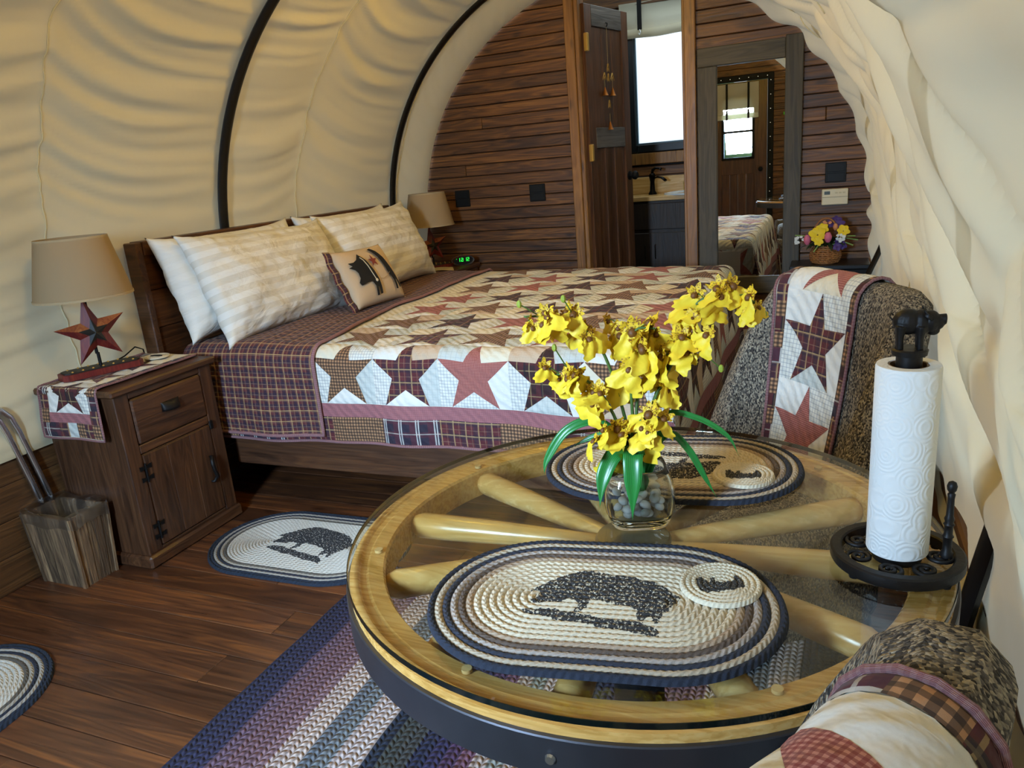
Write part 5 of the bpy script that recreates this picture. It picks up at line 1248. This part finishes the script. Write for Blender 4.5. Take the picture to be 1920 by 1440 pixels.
# ================================================================ paper towel on cast iron pig stand
PC = (.0965, 1.014)
ps = thing('paper_towel_holder', 'dark cast iron paper towel holder with pig finial and scrollwork base', 'holder', (PC[0], PC[1], TZ))
fe = M['iron']
MB().lathe([(.068, .004), (.080, .004), (.0815, .007), (.0815, .018), (.079, .020), (.069, .020), (.067, .018), (.067, .007)], (0, 0, 0), 64, close=True).build('base_ring', fe, ps, auto=30)
MB().lathe([(.001, .008), (.030, .008), (.032, .018), (.001, .019)], (0, 0, 0), 32).build('base_disc', fe, ps, auto=30)
for k in range(7):
    a0 = 2 * PI * k / 7; c = Vector((.050 * math.cos(a0), .050 * math.sin(a0), .014)); pts = []
    for i in range(30):
        th = a0 + i * .38 * (1 if k % 2 else -1); rr_ = .0165 * (1 - i / 34); pts.append(c + Vector((rr_ * math.cos(th), rr_ * math.sin(th), 0)))
    MB().tube(pts, .0032, 6).build('scroll', fe, ps, smooth=True)
for k in range(4): a = PI / 4 + k * PI / 2; MB().lathe([(.006, 0), (.007, .005)], (.074 * math.cos(a), .074 * math.sin(a), 0), 10).build('foot', fe, ps)
MB().lathe([(.009, .018), (.009, .264), (.014, .266), (.015, .272), (.015, .286), (.020, .287), (.021, .293), (.019, .295), (.001, .295)], (0, 0, 0), 20).build('pole', fe, ps, auto=40)
px_, py_ = .0575, -.004
MB().lathe([(.0075, .018), (.0075, .024), (.0055, .027), (.0055, .045), (.007, .047), (.0052, .05), (.0052, .062), (.0068, .064), (.0048, .067), (.0062, .072), (.0045, .076), (.0040, .10), (.0048, .106), (.003, .108), (.0055, .112), (.0062, .117), (.0045, .122), (.001, .124)], (px_, py_, 0), 14).build('side_post', fe, ps, auto=50)
m = MB()   # pig, head to +x, z up
ry = lambda a: Matrix.Rotation(a, 3, 'Y')
m.ball((-.010, 0, .034), (.0225, .0145, .0165), 16, 12); m.ball((.008, 0, .033), (.0165, .0135, .0165), 16, 12)
m.ball((.021, 0, .0345), (.0145, .0120, .0140), 14, 10); m.ball((.031, 0, .033), (.011, .0085, .0092), 12, 8, rot=ry(-.5)); m.lathe([(.0062, -.005), (.0068, .004), (.001, .005)], (.0385, 0, .0375), 12, axis='x')
for x, y in ((-.020, .008), (-.020, -.008), (.008, .008), (.008, -.008)): m.tube([(x, y, .030), (x - .001, y, .014), (x, y, 0.0)], [.0085, .0058, .0052], 10)
m.ball((.025, 0, .023), (.010, .006, .006), 10, 7)
pg = m.build('pig_finial', fe, ps, smooth=True); pg.location = (.004, 0, .2945); pg.scale = (.78, .95, .98); rmd = pg.modifiers.new('join', 'REMESH'); rmd.mode = 'VOXEL'; rmd.voxel_size = .0011; rmd.use_smooth_shade = True
for sy in (-1, 1):
    m = MB(); m.grid(lambda u, v: (.012 + .012 * u - .004 * abs(v - .5), sy * (.0085 + .0035 * math.sin(PI * u)) , .0475 - .009 * u + (v - .5) * .010 * (1 - u * .7)), 6, 5); e = m.build('ear', fe, pg, smooth=True); e.modifiers.new('t', 'SOLIDIFY').thickness = .002
MB().tube([(-.032, 0, .036), (-.036, .002, .04), (-.034, .004, .044), (-.031, .001, .042)], .0012, 6).build('tail', fe, pg)
t = T('embossed_paper'); v = t.obj(); vo_ = t.n('TexVoronoi', {'Vector': v, 'Scale': 34.0}); rg = t.math('SINE', t.math('MULTIPLY', vo_.outputs['Distance'], 38.0))
M['paper'] = t.bsdf(srgb('ece9e2'), .9, 0, t.bump(t.math('ADD', rg, t.math('MULTIPLY', t.noise(v, 500, 2), .5)), .22, .0012))
rl = thing('paper_towel_roll', 'white embossed paper towel roll standing on the pig holder', 'paper towel', (PC[0], PC[1], TZ + .0195))
MB().lathe([(.0365, .001), (.0375, .003), (.0375, .252), (.0365, .255), (.0235, .255), (.0225, .253), (.0225, .001)], (0, 0, 0), 64, close=True).build('paper_sheets', M['paper'], rl, auto=35)
MB().lathe([(.0212, .0), (.0222, .0), (.0222, .2545), (.0212, .2545)], (0, 0, 0), 40, close=True).build('cardboard_core', plain('cardboard', '8a6a48', .9), rl, auto=35)

# ================================================================ tub chairs
t = T('tweed'); v = t.obj(); a_ = t.n('TexVoronoi', {'Vector': t.vmul(v, (1, 1, .55)), 'Scale': 330.0}); nn = t.noise(v, 160, 2, .6)
hsh = t.n('SeparateXYZ', {0: t.n('VectorMath', {0: a_.outputs['Color']}, operation='ABSOLUTE').outputs[0]}).outputs[0]
col = t.ramp(t.math('ADD', t.math('MULTIPLY', hsh, .75), t.math('MULTIPLY', nn, .3)), [(0.2, srgb('2b2726')), (.45, srgb('5e574f')), (.65, srgb('8f8472')), (.88, srgb('b3a68e'))])
M['tweed'] = t.bsdf(col, .95, 0, t.bump(t.math('SUBTRACT', 1.0, a_.outputs['Distance']), .8, .004))
CW, CBk, CAr, CRc = .280, .13, .21, .13      # half width, back depth, arm length forward, corner radius
CTOT = 2 * CAr + PI * CRc + 2 * (CW - CRc)
def plan(s):    # s -1..1 along the shell centreline; returns x, y, outward nx, ny
    d = (abs(s)) / 2 * CTOT; sg = 1 if s >= 0 else -1; hb_ = CW - CRc
    if d < hb_: x, y, nx, ny = d, CBk, 0, 1
    elif d < hb_ + PI / 2 * CRc: a = PI / 2 - (d - hb_) / CRc; x, y, nx, ny = hb_ + CRc * math.cos(a), CBk - CRc + CRc * math.sin(a), math.cos(a), math.sin(a)
    else: x, y, nx, ny = CW, CBk - CRc - (d - hb_ - PI / 2 * CRc), 1, 0
    y += .035 * (1 - (x / CW) ** 2)
    return sg * x, y, sg * nx, ny
def ctop(s): return .45 + .495 * smooth(.72, .34, abs(s))
def shell(s, L, th=.048):     # L measured from inside foot (z .38) up over the top and down the outside
    x, y, nx, ny = plan(s); top = ctop(s); hi = top - th - .34
    def place(off, z): 
        fl = .085 * max(0, z - .38) / .5 * smooth(1.0, .3, abs(s)); return Vector((x + nx * (off + fl), y + ny * (off + fl), z))
    if L < hi: return place(-th + .01 * math.sin(PI * L / hi), .34 + L)
    if L < hi + PI * th: a = (L - hi) / th; return place(-th * math.cos(a), top - th + th * math.sin(a))
    return place(th, top - th - (L - hi - PI * th))
def tub_chair(name, label, loc, rz):
    c = thing(name, label, 'chair', loc, rz, 'tweed tub chairs'); m = MB(); ns_, nl = 72, 40
    def f(u, v):
        s = -1 + 2 * u; top = ctop(s); tot = (top - .048 - .34) + PI * .048 + (top - .048 - .16); return shell(s, v * tot)
    m.grid(f, ns_, nl)
    for s in (-1, 1):
        tot = (ctop(s) - .048 - .34) + PI * .048 + (ctop(s) - .048 - .16); ring = [shell(s, k / nl * tot) for k in range(nl + 1)]; cen = sum(ring, Vector()) / len(ring)
        m.add(ring + [cen + Vector((0, -.012, 0))], [(k, k + 1, nl + 1) for k in range(nl)] + [(nl, 0, nl + 1)])
    m.build('back_shell', M['tweed'], c, smooth=True)
    m = MB()
    def seat(u, v):
        a = 2 * PI * u; e = (abs(math.cos(a)) ** 4 + abs(math.sin(a)) ** 4) ** -.25; rr_ = (0, .80, .94, 1.0, 1.0, .97, 0)[min(6, int(round(v * 6)))]; z = (.425, .42, .41, .39, .30, .28, .28)[min(6, int(round(v * 6)))]
        return (.235 * e * rr_ * math.cos(a), -.045 + .235 * e * rr_ * math.sin(a), z)
    m.grid(seat, 40, 6, wu=True); m.build('seat_cushion', M['tweed'], c, smooth=True)
    MB().box(-.23, .23, -.23, .18, .17, .31, 0, .02).build('seat_base', M['tweed'], c)
    for x, y in ((-.2, -.2), (.2, -.2), (-.17, .17), (.17, .17)): MB().tube([(x, y, .18), (x * 1.1, y * 1.1, 0)], [.02, .012], 10).build('leg', M['black'], c, smooth=True)
    return c
def chair_runner(label, loc, rz, chair_s0, wid, Lend):
    ca, sa = math.cos(rz), math.sin(rz); base = Vector(loc)
    Lt = ctop(0) - .048 - .34 + PI * .024; SGN = 1 if (shell(.01, Lt) - shell(-.01, Lt)).cross(shell(0, Lt + .01) - shell(0, Lt - .01)).z > 0 else -1
    def S(a, b):       # a across the runner, b along it (0 = inside foot)
        s = chair_s0 + (a - wid / 2) / CTOT * 2; p = shell(s, b); e = .003
        q = (shell(s + e, b) - shell(s - e, b)).cross(shell(s, b + e) - shell(s, b - e)); x, y, nx, ny = plan(s); q.normalize()
        q = q * SGN
        p = p + q * .007; return base + Vector((p.x * ca - p.y * sa, p.x * sa + p.y * ca, p.z))
    o = thing('chair_runner', label, 'runner', (loc[0], loc[1], .85), 0, 'quilted runners over the chairs'); B_ = .028
    fl = 1 if normal_of(S, wid / 2, Lt)[1].z > 0 else -1
    m = MB(); m.grid(lambda u, v: S(wid * u, .03 + (Lend - .03) * v), 14, 70, uvf=lambda u, v: (wid * u, Lend * v)); m.build('backing', M['fb_cream'], o, smooth=True, world=True)
    bh = .255; y0 = .05
    for i in range(int((Lend - y0) / bh)):
        star_block(S, B_, y0 + i * bh, wid - 2 * B_, bh, o, ['fb_red', 'fb_burg', 'fb_red', 'fb_burg', 'fb_dk'][i % 5], [['fb_white', 'fb_check', 'fb_white', 'fb_white', 'fb_check'], ['fb_white', 'fb_check', 'fb_grey', 'fb_white', 'fb_check'], ['fb_cream', 'fb_white', 'fb_cream', 'fb_check', 'fb_cream']][i % 3], 8, fl, .003)
    for s_ in (0, 1):
        nn_ = int((Lend - .03) / .045)
        for i in range(nn_): patch('border_patch', rect(.004 if s_ == 0 else wid - B_, B_ if s_ == 0 else wid - .004, .03 + i * .045, .03 + (i + 1) * .045), S, M[['fb_gin', 'fb_burg', 'fb_navy', 'fb_gin', 'fb_dk'][(i + s_ * 2) % 5]], o, .001, .002, 4, fl)
    binding(S, o, [(0, .03), (0, Lend)], .0045, flip=fl); binding(S, o, [(wid, .03), (wid, Lend)], .0045, flip=fl)
FCH = ((-.130, 2.00, 0), -.96); NCH = ((-.222, .480, .012), 4.14)
tub_chair('tub_chair', 'grey tweed tub chair beyond the table, facing the bed foot', *FCH)
chair_runner('star runner draped over the chair beyond the table', *FCH, -.13, .29, 1.12)
tub_chair('tub_chair', 'grey tweed tub chair in the near right corner, back to camera', *NCH)
chair_runner('star runner draped over the near chair, bottom right', *NCH, -.02, .27, 1.10)
